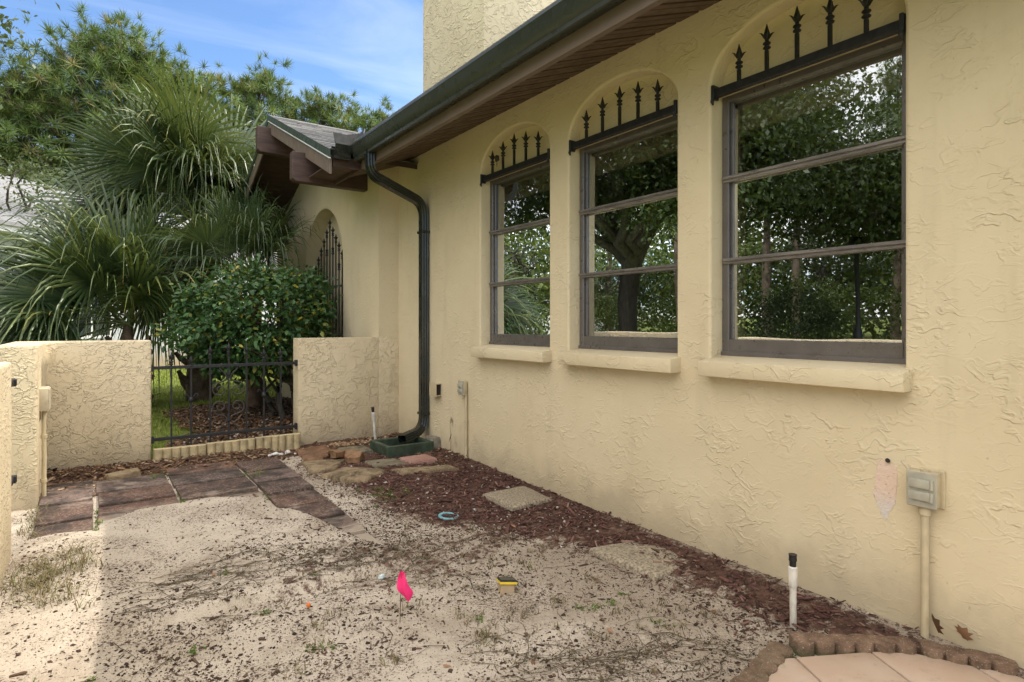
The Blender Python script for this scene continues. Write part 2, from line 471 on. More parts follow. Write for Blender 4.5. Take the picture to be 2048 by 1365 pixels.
def sand_mat():
    t = NT('sand')
    d = t.attr('v')
    c = t.mix(t.ss(t.noise(1.7, 5, 0.6), 0.35, 0.7), (0.535, 0.465, 0.38), (0.465, 0.40, 0.325))
    c = t.mix(t.ss(t.noise(420, 2, 0.6), 0.3, 0.75, 0, 0.35), c, (0.60, 0.53, 0.44))
    xx = t.n('ShaderNodeSeparateXYZ', {0: t.pos}).outputs['X']
    dn = t.math('ADD', t.noise(1.9, 6, 0.72, 0.5, t.map(t.pos, loc=(2, 9, 0))), t.ss(xx, 0.5, 2.3, -0.02, 0.13))
    c = t.mix(t.ss(dn, 0.44, 0.68, 0, 0.72), c, (0.29, 0.235, 0.175))
    # dark grains and crumbs of peat
    patch = t.ss(t.noise(2.4, 4, 0.6, 0.3, t.map(t.pos, loc=(7, 3, 0))), 0.34, 0.62, 0.0, 0.11)
    sp = t.noise(85, 3, 0.62, 0.4)
    c = t.mix(t.ss(t.math('ADD', sp, patch), 0.635, 0.68, 0, 0.8), c, (0.09, 0.062, 0.045))
    sp2 = t.noise(210, 2, 0.6)
    c = t.mix(t.ss(t.math('ADD', sp2, patch), 0.64, 0.70, 0, 0.6), c, (0.12, 0.085, 0.06))
    soil = t.mix(t.ss(t.noise(24, 5, 0.7), 0.35, 0.65), (0.06, 0.035, 0.026), (0.14, 0.078, 0.058))
    soil = t.mix(t.ss(t.noise(9, 4, 0.6), 0.55, 0.72, 0, 0.5), soil, (0.27, 0.20, 0.15))
    dd = t.math('ADD', d, t.math('ADD', t.math('MULTIPLY', t.math('SUBTRACT', t.noise(16, 5, 0.75), 0.5), 2.0), t.math('MULTIPLY', t.math('SUBTRACT', t.noise(4.5, 4, 0.6), 0.5), 1.2)))
    c = t.mix(t.ss(dd, 0.3, 0.62), c, soil)
    t.base(c, 0.95, spec=0.15)
    t.bump(t.math('ADD', t.noise(48, 5, 0.75), t.math('MULTIPLY', t.noise(10, 3), 1.5)), 0.9, 0.012)
    return t.m
M['sand'] = sand_mat()

def lawn_mat():
    t = NT('lawn_ground')
    c = t.mix(t.ss(t.noise(0.8, 5, 0.6), 0.35, 0.7), (0.15, 0.19, 0.04), (0.21, 0.25, 0.07))
    c = t.mix(t.ss(t.noise(30, 4, 0.7), 0.5, 0.75, 0, 0.6), c, (0.05, 0.075, 0.02))
    t.base(c, 0.95, spec=0.1); t.bump(t.noise(40, 4, 0.7), 1.0, 0.03); return t.m
M['lawn'] = lawn_mat()
def soil_mat():
    t = NT('mulch_soil')
    c = t.mix(t.ss(t.noise(28, 5, 0.7), 0.35, 0.65), (0.035, 0.022, 0.016), (0.12, 0.07, 0.045))
    t.base(c, 0.95, spec=0.1); t.bump(t.noise(50, 4, 0.7), 1.0, 0.02); return t.m
M['soil'] = soil_mat()

def varied(name, stops, rough=0.8, trans=0.0, spec=0.3, attr=True, sheen=None):
    """colour by the per-vertex value v (a natural colour spread), optional light through leaves"""
    t = NT(name)
    k = t.attr('v') if attr else t.rnd()
    c = t.ramp(k, stops)
    t.base(c, rough, spec=spec)
    if trans:
        tl = t.n('ShaderNodeBsdfTranslucent', {'Color': t.mix(0.5, c, (0.30, 0.36, 0.05))})
        mx = t.n('ShaderNodeMixShader', {0: trans, 1: t.b.outputs[0], 2: tl.outputs[0]})
        t.t.links.new(mx.outputs[0], t.o.inputs['Surface'])
    return t.m
M['palmleaf'] = varied('palm_leaf', [(0, (0.028, 0.052, 0.023)), (0.40, (0.062, 0.100, 0.038)), (0.68, (0.15, 0.185, 0.060)), (0.86, (0.30, 0.28, 0.07)), (0.95, (0.42, 0.23, 0.06)), (1, (0.30, 0.20, 0.12))], 0.36, 0.15, 0.5)
M['shrubleaf'] = varied('shrub_leaf', [(0, (0.022, 0.062, 0.018)), (0.5, (0.042, 0.11, 0.028)), (0.88, (0.055, 0.12, 0.03)), (0.95, (0.20, 0.22, 0.035)), (1, (0.34, 0.26, 0.03))], 0.42, 0.12, 0.35)
M['shrubleaf_obj'] = varied('shrub_leaf_single', [(0, (0.022, 0.062, 0.018)), (0.5, (0.042, 0.11, 0.028)), (0.90, (0.055, 0.12, 0.03)), (0.96, (0.20, 0.22, 0.035)), (1, (0.34, 0.26, 0.03))], 0.42, 0.12, 0.35, attr=False)
M['needles'] = varied('pine_needles', [(0, (0.045, 0.085, 0.025)), (0.5, (0.10, 0.165, 0.042)), (0.85, (0.19, 0.24, 0.065)), (1, (0.26, 0.21, 0.09))], 0.6, 0.15, 0.3)
M['oakleaf'] = varied('oak_leaf', [(0, (0.030, 0.052, 0.018)), (0.5, (0.055, 0.085, 0.028)), (1, (0.10, 0.13, 0.045))], 0.45, 0.18, 0.4)
M['bushleaf'] = varied('bush_leaf', [(0, (0.05, 0.085, 0.02)), (0.5, (0.09, 0.13, 0.03)), (1, (0.15, 0.18, 0.05))], 0.6, 0.2, 0.3)
M['darkbush'] = varied('dark_bush_leaf', [(0, (0.015, 0.03, 0.012)), (1, (0.04, 0.06, 0.024))], 0.6, 0.1, 0.3)
M['grass'] = varied('grass_blade', [(0, (0.15, 0.21, 0.03)), (0.6, (0.26, 0.32, 0.06)), (1, (0.38, 0.37, 0.12))], 0.7, 0.25, 0.2)
M['drygrass'] = varied('dry_grass', [(0, (0.055, 0.042, 0.028)), (0.45, (0.16, 0.125, 0.075)), (0.75, (0.24, 0.19, 0.10)), (0.9, (0.11, 0.15, 0.03)), (1, (0.07, 0.13, 0.02))], 0.8, 0.1, 0.2)
M['mulch'] = varied('mulch_chip', [(0, (0.035, 0.018, 0.014)), (0.5, (0.10, 0.045, 0.035)), (0.85, (0.17, 0.085, 0.07)), (1, (0.26, 0.17, 0.13))], 0.85)
M['leaflitter'] = varied('leaf_litter', [(0, (0.04, 0.025, 0.016)), (0.5, (0.13, 0.07, 0.04)), (0.85, (0.24, 0.14, 0.075)), (1, (0.42, 0.32, 0.22))], 0.75)
M['peat'] = varied('peat_crumb', [(0, (0.022, 0.015, 0.012)), (0.7, (0.07, 0.045, 0.032)), (1, (0.14, 0.085, 0.055))], 0.9)
M['pebble'] = varied('pebble', [(0, (0.22, 0.16, 0.11)), (0.5, (0.36, 0.32, 0.27)), (1, (0.55, 0.53, 0.50))], 0.8)
M['rubblepebble'] = varied('orange_pebble', [(0, (0.14, 0.08, 0.045)), (0.6, (0.30, 0.19, 0.11)), (1, (0.42, 0.33, 0.23))], 0.85)
M['deadleaf'] = varied('dead_leaf', [(0, (0.10, 0.055, 0.03)), (0.6, (0.20, 0.10, 0.05)), (1, (0.28, 0.16, 0.09))], 0.7, attr=False)

# ------------------------------------------------------------------ ground
def sst(a, b, x):
    t = min(1, max(0, (x-a)/(b-a))); return t*t*(3-2*t)
W = 2.76                      # plane of the main wall
MX = [(5.9, 1.75), (5.2, 1.5), (4.2, 1.66), (3.35, 1.80), (2.9, 2.18), (2.4, 2.36), (1.86, 2.46), (1.3, 2.46), (0.9, 2.6), (-3, 2.7)]
def mulch_edge(y):
    for (ya, xa), (yb, xb) in zip(MX, MX[1:]):
        if y >= yb: return xb + (xa-xb)*min(1, (y-yb)/(ya-yb))
    return 2.7
def paver_top(y): return 0.02 + 0.075*sst(2.2, 5.6, y)
def ground_h(x, y):
    n = mnoise.noise(Vector((x*1.3, y*1.3, 0)))*0.022 + mnoise.noise(Vector((x*5, y*5, 2)))*0.007 + mnoise.noise(Vector((x*15, y*15, 5)))*0.0035
    b = 0.075*sst(2.2, 5.6, y)
    if x < 0.1: b += 0.05*sst(0.1, -0.3, x)*sst(4.4, 3.4, y)
    if -0.30 < x < 1.40 and y > 2.9:
        # sand has drifted over the near edge of the old pavers
        w = mnoise.noise(Vector((x*3.5, y*1.2, 9)))*0.10
        if x < 0.04: lim = 4.32
        elif x < 1.0: lim = 4.62 - 0.22*max(0, mnoise.noise(Vector((x*2.3+1.4, 0, 4)))) - 0.12*sst(0.55, 0.95, x)
        else: lim = 4.15 - 1.0*sst(1.03, 1.40, x)
        k = sst(lim+0.12+w, lim-0.16+w, y)
        cover = -0.022 + 0.040*k
        edge = min(sst(-0.30, -0.22, x), sst(1.40, 1.34, x))
        far = sst(5.62, 5.80, y)
        return paver_top(y) + cover*(1-far) + 0.0*edge + far*(0.012) + n*0.3*(k+far)
    m = sst(-0.12, 0.1, x - mulch_edge(y))
    return b + n + 0.012*m + 0.02*m*sst(2.5, 2.76, x)

def sheet(name, x0, x1, y0, y1, st, hf, mat, vf=None, kind='structure'):
    nx = int((x1-x0)/st)+1; ny = int((y1-y0)/st)+1
    xs = np.linspace(x0, x1, nx); ys = np.linspace(y0, y1, ny)
    V = np.array([(x, y, hf(x, y)) for y in ys for x in xs])
    i = np.arange(nx*ny).reshape(ny, nx)
    F = np.stack([i[:-1, :-1], i[:-1, 1:], i[1:, 1:], i[1:, :-1]], -1).reshape(-1, 4)
    v = [vf(x, y) for y in ys for x in xs] if vf else None
    o = npobj(name, V, F, mat, v=v, smooth=True)
    o['kind'] = kind
    return o
def dirt(x, y):
    a = 0.92*sst(-0.30, 0.22, x - mulch_edge(y))
    b = sst(5.45, 5.72, y)
    c = sst(4.95, 5.35, y)*sst(0.02, -0.1, x)
    d = 0.35*sst(0.5, 0.05, abs(y - 3.1 + 0.1*x))*sst(0.3, 0.9, x)
    strip = 0.45*sst(2.62, 2.74, x)*sst(3.0, 2.3, y)
    return max(a - strip, b, c, d)
sheet('sand', -0.75, 2.80, -1.6, 6.06, 0.03, ground_h, M['sand'], dirt)
def far_h(x, y):
    mound = 0.05*math.exp(-(((x-1.9)/1.3)**2 + ((y-8.3)/1.7)**2))
    return 0.09 + mound + 0.01*mnoise.noise(Vector((x*0.8, y*0.8, 3)))
sheet('lawn', -14, 12, 6.05, 30, 0.3, lambda x, y: far_h(x, y) - 0.012, M['lawn'])
big = MB().add([(-600, -600, -0.06), (600, -600, -0.06), (600, 600, -0.06), (-600, 600, -0.06)], [(0,1,2,3)]).build('ground', M['lawn'])
big['kind'] = 'structure'
sheet('side_yard', -30, -0.60, -12, 30, 0.6, lambda x, y: 0.0 + 0.08*sst(4, 8, y) + 0.02*mnoise.noise(Vector((x*0.5, y*0.5, 8))) - 0.02, M['lawn'])

def bed_edge(x, y):
    """>0 inside the mulch bed beyond the gate"""
    ang = math.atan2(y-8.3, x-1.75)
    r = math.hypot((x-1.75)/1.0, (y-8.2)/1.25)
    return 1.0 + 0.12*math.sin(3*ang+1) - r + (0.9*sst(7.4, 6.2, y)*sst(0.2, 0.7, x) if y < 7.4 else 0) + 0.7*sst(1.8, 2.4, x)*sst(10.2, 9.2, y)
bed = sheet('mulch_bed', 0.2, 2.53, 6.06, 10.4, 0.06, lambda x, y: far_h(x, y) + (0.012 if bed_edge(x, y) > 0 else -0.05), M['soil'])

# pavers: each one its own piece, set in the sand
pave = empty('paver_path', (0.5, 4.8, 0), kind='structure')
def flat_piece(name, pts, z0, z1, mat, parent, bev=0.006, tilt=0.0, wob=0.0):
    cx = sum(p[0] for p in pts)/len(pts); cy = sum(p[1] for p in pts)/len(pts)
    mb = MB().prism([(x-cx, y-cy, z0-z1) for x, y in pts], (0, 0, z1-z0))
    me = mb.mesh(name, mat, bev=bev, seg=2, smooth=40, wob=wob)
    o = link_mesh(name, me, parent)
    base = rootloc(parent) if parent is not None else Vector((0,0,0))
    o.location = Vector((cx, cy, z1)) - base
    o.rotation_euler = (random.uniform(-tilt, tilt), random.uniform(-tilt, tilt), 0)
    return o
cols = [(-0.28, 0.03, [4.20, 4.56, 4.97, 5.36, 5.60]), (0.036, 0.503, [3.95, 4.36, 4.77, 5.12, 5.50]),
        (0.506, 1.018, [3.80, 4.22, 4.62, 5.02, 5.40, 5.70]), (1.02, 1.37, [3.02, 3.42, 3.78, 4.10, 4.44, 4.78, 5.14, 5.56])]
for x0, x1, ys in cols:
    for ya, yb in zip(ys, ys[1:]):
        g = 0.009; j = lambda: random.uniform(-0.006, 0.006)
        z = paver_top((ya+yb)/2) + random.uniform(-0.004, 0.004)
        flat_piece('paver', [(x0+g+j(), ya+g+j()), (x1-g+j(), ya+g+j()), (x1-g+j(), yb-g+j()), (x0+g+j(), yb-g+j())], z-0.05, z, M['paver'], pave, 0.005, 0.012)

# ------------------------------------------------------------------ the house
house = empty('stucco_house', (W, 2.0, 0), 'tan stucco house with three arched windows and dark green gutter', 'house')

def wall_arch(mb, X, y0, y1, zb, top, ops, depth, r=0.016, tymp=None, n=40):
    """wall plane at X facing -X; ops = (yc, half width, sill z, spring z, rise)"""
    ops = sorted(ops)
    def col(a, b):
        k = max(1, int((b-a)/0.6))
        for i in range(k):
            ya = a + (b-a)*i/k; yb = a + (b-a)*(i+1)/k
            mb.add([(X, ya, zb), (X, yb, zb), (X, yb, top(yb)), (X, ya, top(ya))], [(0, 1, 2, 3)])
    cur = y0
    for (yc, hw, zs, zp, rise) in ops:
        def outline(off):
            pts = [(yc-hw-off, zs-off), (yc-hw-off, zp)]
            for i in range(1, n):
                a = math.pi - math.pi*i/n
                pts.append((yc + (hw+off)*math.cos(a), zp + (rise+off)*math.sin(a)))
            return pts + [(yc+hw+off, zp), (yc+hw+off, zs-off)]
        O = outline(r)
        col(cur, O[0][0])
        mb.add([(X, O[0][0], zb), (X, O[-1][0], zb), (X, O[-1][0], zs-r), (X, O[0][0], zs-r)], [(0, 1, 2, 3)])
        for (ya, za), (yb, zb2) in zip(O[1:-1], O[2:-1]):
            mb.add([(X, ya, za), (X, yb, zb2), (X, yb, top(yb)), (X, ya, top(ya))], [(0, 1, 2, 3)])
        rings = [(r*(1-math.sin(a)), r*(1-math.cos(a))) for a in (0, R(30), R(60), R(90))] + [(0, depth)]
        L = [[(X+dx, y, z) for y, z in outline(off)] for off, dx in rings]
        m = len(L[0])
        vs = [p for l in L for p in l]
        mb.add(vs, [(i*m+j, i*m+(j+1) % m, (i+1)*m+(j+1) % m, (i+1)*m+j) for i in range(len(L)-1) for j in range(m)])
        if tymp is not None:
            O0 = [(y, z) for y, z in outline(0) if z > tymp]
            mb.add([(X+depth-0.03, y, z) for y, z in O0] + [(X+depth-0.03, yc+hw, tymp), (X+depth-0.03, yc-hw, tymp)], [tuple(range(len(O0)+2))])
        cur = O[-1][0]
    col(cur, y1)

WIN = [1.543, 2.720, 3.886]
HW = 0.4725
mb = MB()
wall_arch(mb, W, -2.6, 6.04, -0.12, lambda y: 3.03, [(c, HW, 1.095, 2.58, 0.285) for c in WIN], 0.13, tymp=2.535)
mb.build('wall', M['stucco'], house, smooth=50)
# other outer walls and the dim room behind the windows
mb = MB()
mb.add([(W, -2.6, -0.1), (11, -2.6, -0.1), (11, -2.6, 3.0), (6.9, -2.6, 4.9), (W, -2.6, 3.03)], [(0,1,2,3,4)])
mb.add([(11, -2.6, -0.1), (11, 13, -0.1), (11, 13, 3.0), (11, -2.6, 3.0)], [(0,1,2,3)])
mb.add([(3.2, 13, -0.1), (11, 13, -0.1), (11, 13, 3.0), (6.9, 13, 4.9), (3.2, 13, 3.0)], [(0,1,2,3,4)])
mb.add([(3.2, 10.2, -0.1), (3.2, 13, -0.1), (3.2, 13, 3.2), (3.2, 10.2, 3.2)], [(0,1,2,3)])
mb.build('outer_wall', M['stucco'], house)
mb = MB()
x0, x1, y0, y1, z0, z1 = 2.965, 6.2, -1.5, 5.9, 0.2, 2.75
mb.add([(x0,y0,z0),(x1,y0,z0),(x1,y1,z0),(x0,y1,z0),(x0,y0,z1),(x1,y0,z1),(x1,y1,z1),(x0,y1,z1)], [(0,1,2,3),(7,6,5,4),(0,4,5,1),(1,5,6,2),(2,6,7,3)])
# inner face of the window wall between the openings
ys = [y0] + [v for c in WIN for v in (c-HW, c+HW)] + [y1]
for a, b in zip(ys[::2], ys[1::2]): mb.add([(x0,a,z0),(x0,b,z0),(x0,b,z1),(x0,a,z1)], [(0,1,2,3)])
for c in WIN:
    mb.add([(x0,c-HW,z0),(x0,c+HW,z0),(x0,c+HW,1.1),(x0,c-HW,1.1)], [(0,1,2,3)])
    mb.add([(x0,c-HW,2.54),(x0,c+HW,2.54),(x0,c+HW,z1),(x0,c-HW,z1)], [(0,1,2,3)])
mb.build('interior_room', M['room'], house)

sill_lab = ['sill of the nearest window', 'sill of the middle window', 'sill of the far window']
FIN = [(0.009, 0), (0.009, 0.012), (0.019, 0.016), (0.019, 0.022), (0.012, 0.026), (0.012, 0.034), (0.019, 0.038), (0.019, 0.044), (0.010, 0.050), (0.009, 0.066), (0.014, 0.078), (0.016, 0.088), (0.010, 0.108), (0.0015, 0.140)]
def finial(mb, x, y, z, k=1.0, n=8):
    mb.lathe((x, y, z), [(r*k, h*k) for r, h in FIN], n)
    for a in range(4):            # four little leaves curling out below the point
        d = Vector((math.cos(a*math.pi/2 + 0.78), math.sin(a*math.pi/2 + 0.78), 0))
        p = Vector((x, y, z))
        pts = [p + d*0.008*k + Vector((0,0,0.066*k)), p + d*0.016*k + Vector((0,0,0.080*k)), p + d*0.026*k + Vector((0,0,0.092*k)), p + d*0.036*k + Vector((0,0,0.096*k))]
        mb.tube(pts, [0.006*k, 0.006*k, 0.004*k, 0.001*k], 4)
for wi, c in enumerate(WIN):
    a, b = c-HW, c+HW
    mb = MB()
    xf0, xf1 = W+0.098, W+0.155
    z0, z1 = 1.118, 2.536
    fw = 0.042
    mb.box(xf0, a+0.002, z0, xf1, a+fw, z1); mb.box(xf0, b-fw, z0, xf1, b-0.002, z1)
    mb.box(xf0, a+fw, z0, xf1, b-fw, z0+0.082); mb.box(xf0, a+fw, z1-0.035, xf1, b-fw, z1)
    mb.box(xf0-0.012, a+0.002, z0-0.012, xf1-0.01, b-0.002, z0+0.016)
    # inner stop, a second step of the frame
    mb.box(xf0+0.022, a+fw, z0+0.082, xf1-0.006, a+fw+0.016, z1-0.035); mb.box(xf0+0.022, b-fw-0.016, z0+0.082, xf1-0.006, b-fw, z1-0.035)
    win = mb.build('window', M['frame'], house, bev=0.003, seg=1, smooth=30)
    zb = [z0+0.082, 1.632, 2.080, z1-0.035]
    for k in (1, 2):
        MB().box(xf0-0.008, a+0.012, zb[k]-0.020, xf1-0.012, b-0.012, zb[k]+0.008).box(xf0-0.018, a+0.012, zb[k]-0.004, xf0-0.006, b-0.012, zb[k]+0.012).build('crossbar', M['bar'], win, bev=0.002, seg=1, smooth=30)
    for k in range(3):
        za = zb[k] + (0.010 if k else 0.0); zc = zb[k+1] - (0.022 if k < 2 else 0.0)
        lean = 0.0025*(k-1)
        MB().add([(xf0+0.030, a+fw+0.004, za), (xf0+0.030, b-fw-0.004, za), (xf0+0.030+lean, b-fw-0.004, zc), (xf0+0.030+lean, a+fw+0.004, zc)], [(0,1,2,3)]).build('pane', M['glass'], win)
    # side trim and a tan panel inside the head of the window
    MB().box(xf1+0.004, a+0.02, z1-0.20, xf1+0.030, b-0.02, z1-0.02).box(xf1+0.004, a+0.02, z0+0.03, xf1+0.05, a+0.075, z1-0.20).box(xf1+0.004, b-0.075, z0+0.03, xf1+0.05, b-0.02, z1-0.20).build('inner_trim', M['inner'], win)
    # sill, a stuccoed ledge
    s = MB().add([(W-0.088, a-0.03, 1.005), (W+0.10, a-0.03, 1.005), (W+0.10, a-0.03, 1.112), (W-0.088, a-0.03, 1.086),
                  (W-0.088, b+0.02, 1.005), (W+0.10, b+0.02, 1.005), (W+0.10, b+0.02, 1.112), (W-0.088, b+0.02, 1.086)],
                 [(0,1,2,3),(7,6,5,4),(0,4,5,1),(1,5,6,2),(2,6,7,3),(3,7,4,0)]).build('sill', M['stucco'], house, bev=0.006, seg=2, smooth=40)
    # iron rail with spikes in the arch
    mb = MB().box(W+0.012, a+0.006, 2.520, W+0.030, b-0.006, 2.562).box(W+0.030, a+0.006, 2.520, W+0.052, b-0.006, 2.526)
    for s_ in (a, b):
        q = 1 if s_ == a else -1
        mb.box(W-0.004, s_+0.003*q, 2.505, W+0.046, s_+0.020*q, 2.580)
        mb.tube([(W+0.004, s_+0.012*q, 2.51), (W-0.004, s_+0.012*q, 2.49), (W+0.004, s_+0.012*q, 2.472)], [0.012, 0.012, 0.006], 6)
    rail = mb.build('window_grille', M['iron'], house, bev=0.002, seg=1)
    for k in range(5):
        y = c + (k-2)*0.157
        hh = [0.195, 0.235, 0.258, 0.235, 0.195][k]
        m2 = MB().box(W+0.014, y-0.008, 2.56, W+0.030, y+0.008, 2.562+hh-0.138)
        finial(m2, W+0.022, y, 2.562+hh-0.142)
        m2.build('spike', M['iron'], rail, smooth=40)

# eaves: sloped soffit planks, fascia, gutter, roof
XF, ZF = 2.15, 2.79
def soffit_z(x): return ZF + (x-XF)*(3.016-ZF)/(W-XF)
y = -2.58
while y < 6.0:
    p = 0.155; g = 0.010
    y2 = min(y+p, 6.028)
    mb = MB()
    prof = [(y, 0.024), (y+0.022, 0.024), (y+0.024, 0), (y+p*0.5-0.006, 0), (y+p*0.5-0.003, 0.006), (y+p*0.5+0.003, 0.006), (y+p*0.5+0.006, 0), (y2-0.002, 0), (y2, 0.024)]
    vs = [(x, yy, soffit_z(x)+dz) for x in (XF+0.004, W+0.02) for yy, dz in prof]
    m = len(prof)
    mb.add(vs, [(j, j+1, m+j+1, m+j) for j in range(m-1)])
    mb.build('soffit_plank', M['soffit'], house)
    y += p
MB().box(2.135, -2.6, 2.775, 2.152, 5.50, 2.985).box(2.152, -2.6, 2.775, 2.175, 5.50, 2.788).build('fascia', M['fascia'], house, bev=0.002, seg=1)
GP = [(2.135, 2.985), (2.135, 2.872), (2.068, 2.858), (2.058, 2.862), (2.056, 2.885), (2.046, 2.895), (2.026, 2.935), (2.018, 2.975), (2.012, 2.985), (2.014, 3.003), (2.030, 3.004), (2.030, 2.994), (2.024, 2.990), (2.030, 2.94), (2.064, 2.895), (2.07, 2.868), (2.128, 2.880), (2.128, 2.985)]
def gutter_run(mb, A, B, prof):
    n = len(prof)
    mb.add([A(x, z) for x, z in prof] + [B(x, z) for x, z in prof], [(i, (i+1) % n, n+(i+1) % n, n+i) for i in range(n)] + [tuple(range(n))[::-1], tuple(range(n, 2*n))])
mb = MB()
gutter_run(mb, lambda x, z: (x, -2.65, z), lambda x, z: (x, 5.53 - (2.135-x)*1.0 + 0.05, z-0.018), GP)
gut = mb.build('gutter', M['gutter'], house, smooth=35)
# short porch gutter meeting it at the inside corner, with a splash guard above
mb = MB()
def pg(x, z): return 5.565 - (2.135-x)          # profile turned to face -Y
gutter_run(mb, lambda x, z: (1.862, pg(x, z), z-0.02), lambda x, z: (2.02, pg(x, z), z-0.02), GP)
mb.build('porch_gutter', M['spout'], house, smooth=35)
mb = MB()
mb.prism([(1.865, 5.470, 2.975), (1.865, 5.515, 3.085), (1.995, 5.515, 3.085), (1.985, 5.470, 2.975)], (0, 0.006, 0))
mb.prism([(1.985, 5.470, 2.975), (1.995, 5.515, 3.085), (2.085, 5.425, 3.090), (2.026, 5.430, 2.975)], (0.004, 0.005, 0))
mb.prism([(2.026, 5.430, 2.975), (2.085, 5.425, 3.090), (2.085, 5.300, 3.100), (2.062, 5.265, 3.05), (2.026, 5.290, 2.99)], (0.006, 0.002, 0))
mb.build('splash_guard', simple('matt_black_metal', (0.012, 0.013, 0.013), 0.6), house)
# downspout, a ribbed rectangular pipe with three elbows
def arc_path(pts, r=0.09, n=6):
    pts = [Vector(p) for p in pts]; out = [pts[0]]
    for a, b, c in zip(pts, pts[1:], pts[2:]):
        u = (a-b).normalized(); v = (c-b).normalized()
        d = min(r, (a-b).length*0.48, (c-b).length*0.48)
        for k in range(n+1):
            t = k/n
            out.append((b+u*d)*(1-t)**2 + b*2*t*(1-t) + (b+v*d)*t*t)
    return out + [pts[-1]]
prof = []
for (ax, ay, bx, by) in ((-.037,-.053,.037,-.053),(.037,-.053,.037,.053),(.037,.053,-.037,.053),(-.037,.053,-.037,-.053)):
    for k in range(6):
        t = k/6; off = 0.0035 if k % 2 else 0
        px_, py_ = ax+(bx-ax)*t, ay+(by-ay)*t
        nx_, ny_ = (0, 1 if ay > 0 else -1) if ay == by else (1 if ax > 0 else -1, 0)
        prof.append((px_-nx_*off, py_-ny_*off))
def spout(mb, path):
    path = [Vector(p) for p in path]; n = len(path); m = len(prof); vs = []
    ref = Vector((0.25, 1, 0)).normalized()     # the wide side keeps facing along the wall
    for i, p in enumerate(path):
        t = (path[min(i+1, n-1)] - path[max(i-1, 0)]).normalized()
        s_ = (ref - t*ref.dot(t)).normalized(); u = s_.cross(t)
        vs += [p + u*a_ + s_*b_ for a_, b_ in prof]
    mb.add(vs, [(i*m+j, i*m+(j+1) % m, (i+1)*m+(j+1) % m, (i+1)*m+j) for i in range(n-1) for j in range(m)])
mb = MB()
spout(mb, arc_path([(2.095, 5.20, 2.88), (2.095, 5.20, 2.665), (2.715, 5.345, 2.485), (2.715, 5.345, 1.2), (2.715, 5.345, 0.24), (2.44, 5.255, 0.185)], 0.13, 7))
ds = mb.build('downspout', M['spout'], house, smooth=20)
for z in (2.2, 0.40):
    MB().box(2.674, 5.286, z-0.012, 2.758, 5.404, z+0.012).build('strap', M['spout'], ds, bev=0.002, seg=1)
# roof slab
def roof_z(x): return 3.02 + (x-2.04)*0.42
mb = MB()
mb.prism([(2.04, -2.75, 3.02), (6.9, -2.75, roof_z(6.9)), (11.6, -2.75, 3.0), (11.6, -2.75, 2.94), (6.9, -2.75, roof_z(6.9)-0.08), (2.04, -2.75, 2.985)], (0, 8.3, 0))
mb.prism([(2.9, 5.55, roof_z(2.9)), (6.9, 5.55, roof_z(6.9)), (11.6, 5.55, 3.0), (11.6, 5.55, 2.94), (6.9, 5.55, roof_z(6.9)-0.08), (2.9, 5.55, roof_z(2.9)-0.05)], (0, 7.6, 0))
mb.build('roof', M['shingle'], house)
MB().box(3.40, 5.30, 3.2, 4.55, 6.72, 6.3).box(3.34, 5.24, 6.3, 4.61, 6.78, 6.42).build('chimney', M['stucco_chim'], house, bev=0.02, seg=2, smooth=40)

# porch block with its arched side opening
XP = 2.53
RY, RZ, SL = 7.85, 3.90, 0.425
def porch_roof_z(y): return RZ - SL*abs(y-RY)
mb = MB()
wall_arch(mb, XP, 6.03, 10.2, 0.0, lambda y: porch_roof_z(y)-0.06, [(7.92, 0.78, 0.12, 2.02, 0.79)], 0.24, tymp=0.1)
mb.add([(XP, 6.03, 0), (W+0.02, 6.03, 0), (W+0.02, 6.03, 3.05), (XP, 6.03, 3.05)], [(0,1,2,3)])
mb.add([(XP, 10.2, 0), (3.3, 10.2, 0), (3.3, 10.2, 3.0), (XP, 10.2, 3.0)], [(0,1,2,3)])
# inside of the porch
mb.add([(XP+0.26, 6.4, 0.1), (XP+0.26, 9.9, 0.1), (4.6, 9.9, 0.1), (4.6, 6.4, 0.1), (XP+0.26, 6.4, 3.0), (XP+0.26, 9.9, 3.0), (4.6, 9.9, 3.0), (4.6, 6.4, 3.0)], [(0,1,2,3),(7,6,5,4),(1,5,6,2),(2,6,7,3),(3,7,4,0)])
mb.build('porch_wall', M['stucco'], house, smooth=50)
# porch roof deck, rake boards, beams
XR = 1.85
mb = MB()
ye, yb_ = 5.575, 10.15
mb.prism([(XR+0.02, ye, porch_roof_z(ye)), (XR+0.02, RY, RZ), (XR+0.02, yb_, porch_roof_z(yb_)), (XR+0.02, yb_, porch_roof_z(yb_)-0.05), (XR+0.02, RY, RZ-0.05), (XR+0.02, ye, porch_roof_z(ye)-0.05)], (4.2, 0, 0))
mb.build('porch_roof', M['beam'], house)
def rake(y0, y1, top, h, x0, x1):
    return MB().prism([(x0, y0, porch_roof_z(y0)-top), (x0, y1, porch_roof_z(y1)-top), (x0, y1, porch_roof_z(y1)-top-h), (x0, y0, porch_roof_z(y0)-top-h)], (x1-x0, 0, 0))
rake(5.56, 6.28, 0.075, 0.15, XR-0.006, XR+0.016).build('rake_board', M['fascia'], house, bev=0.002, seg=1)
rake(6.286, RY, 0.075, 0.15, XR-0.003, XR+0.016).build('rake_board', M['fascia'], house, bev=0.002, seg=1)
rake(RY+0.003, 10.15, 0.075, 0.15, XR-0.003, XR+0.016).build('rake_board', M['fascia'], house, bev=0.002, seg=1)
rake(5.53, RY, -0.012, 0.075, XR-0.022, XR-0.008).build('drip_edge', M['dripedge'], house)
rake(5.53, RY, 0.064, 0.011, XR-0.026, XR-0.006).build('white_strip', M['whitestrip'], house)
rake(RY, 10.2, -0.012, 0.075, XR-0.022, XR-0.008).build('drip_edge', M['dripedge'], house)
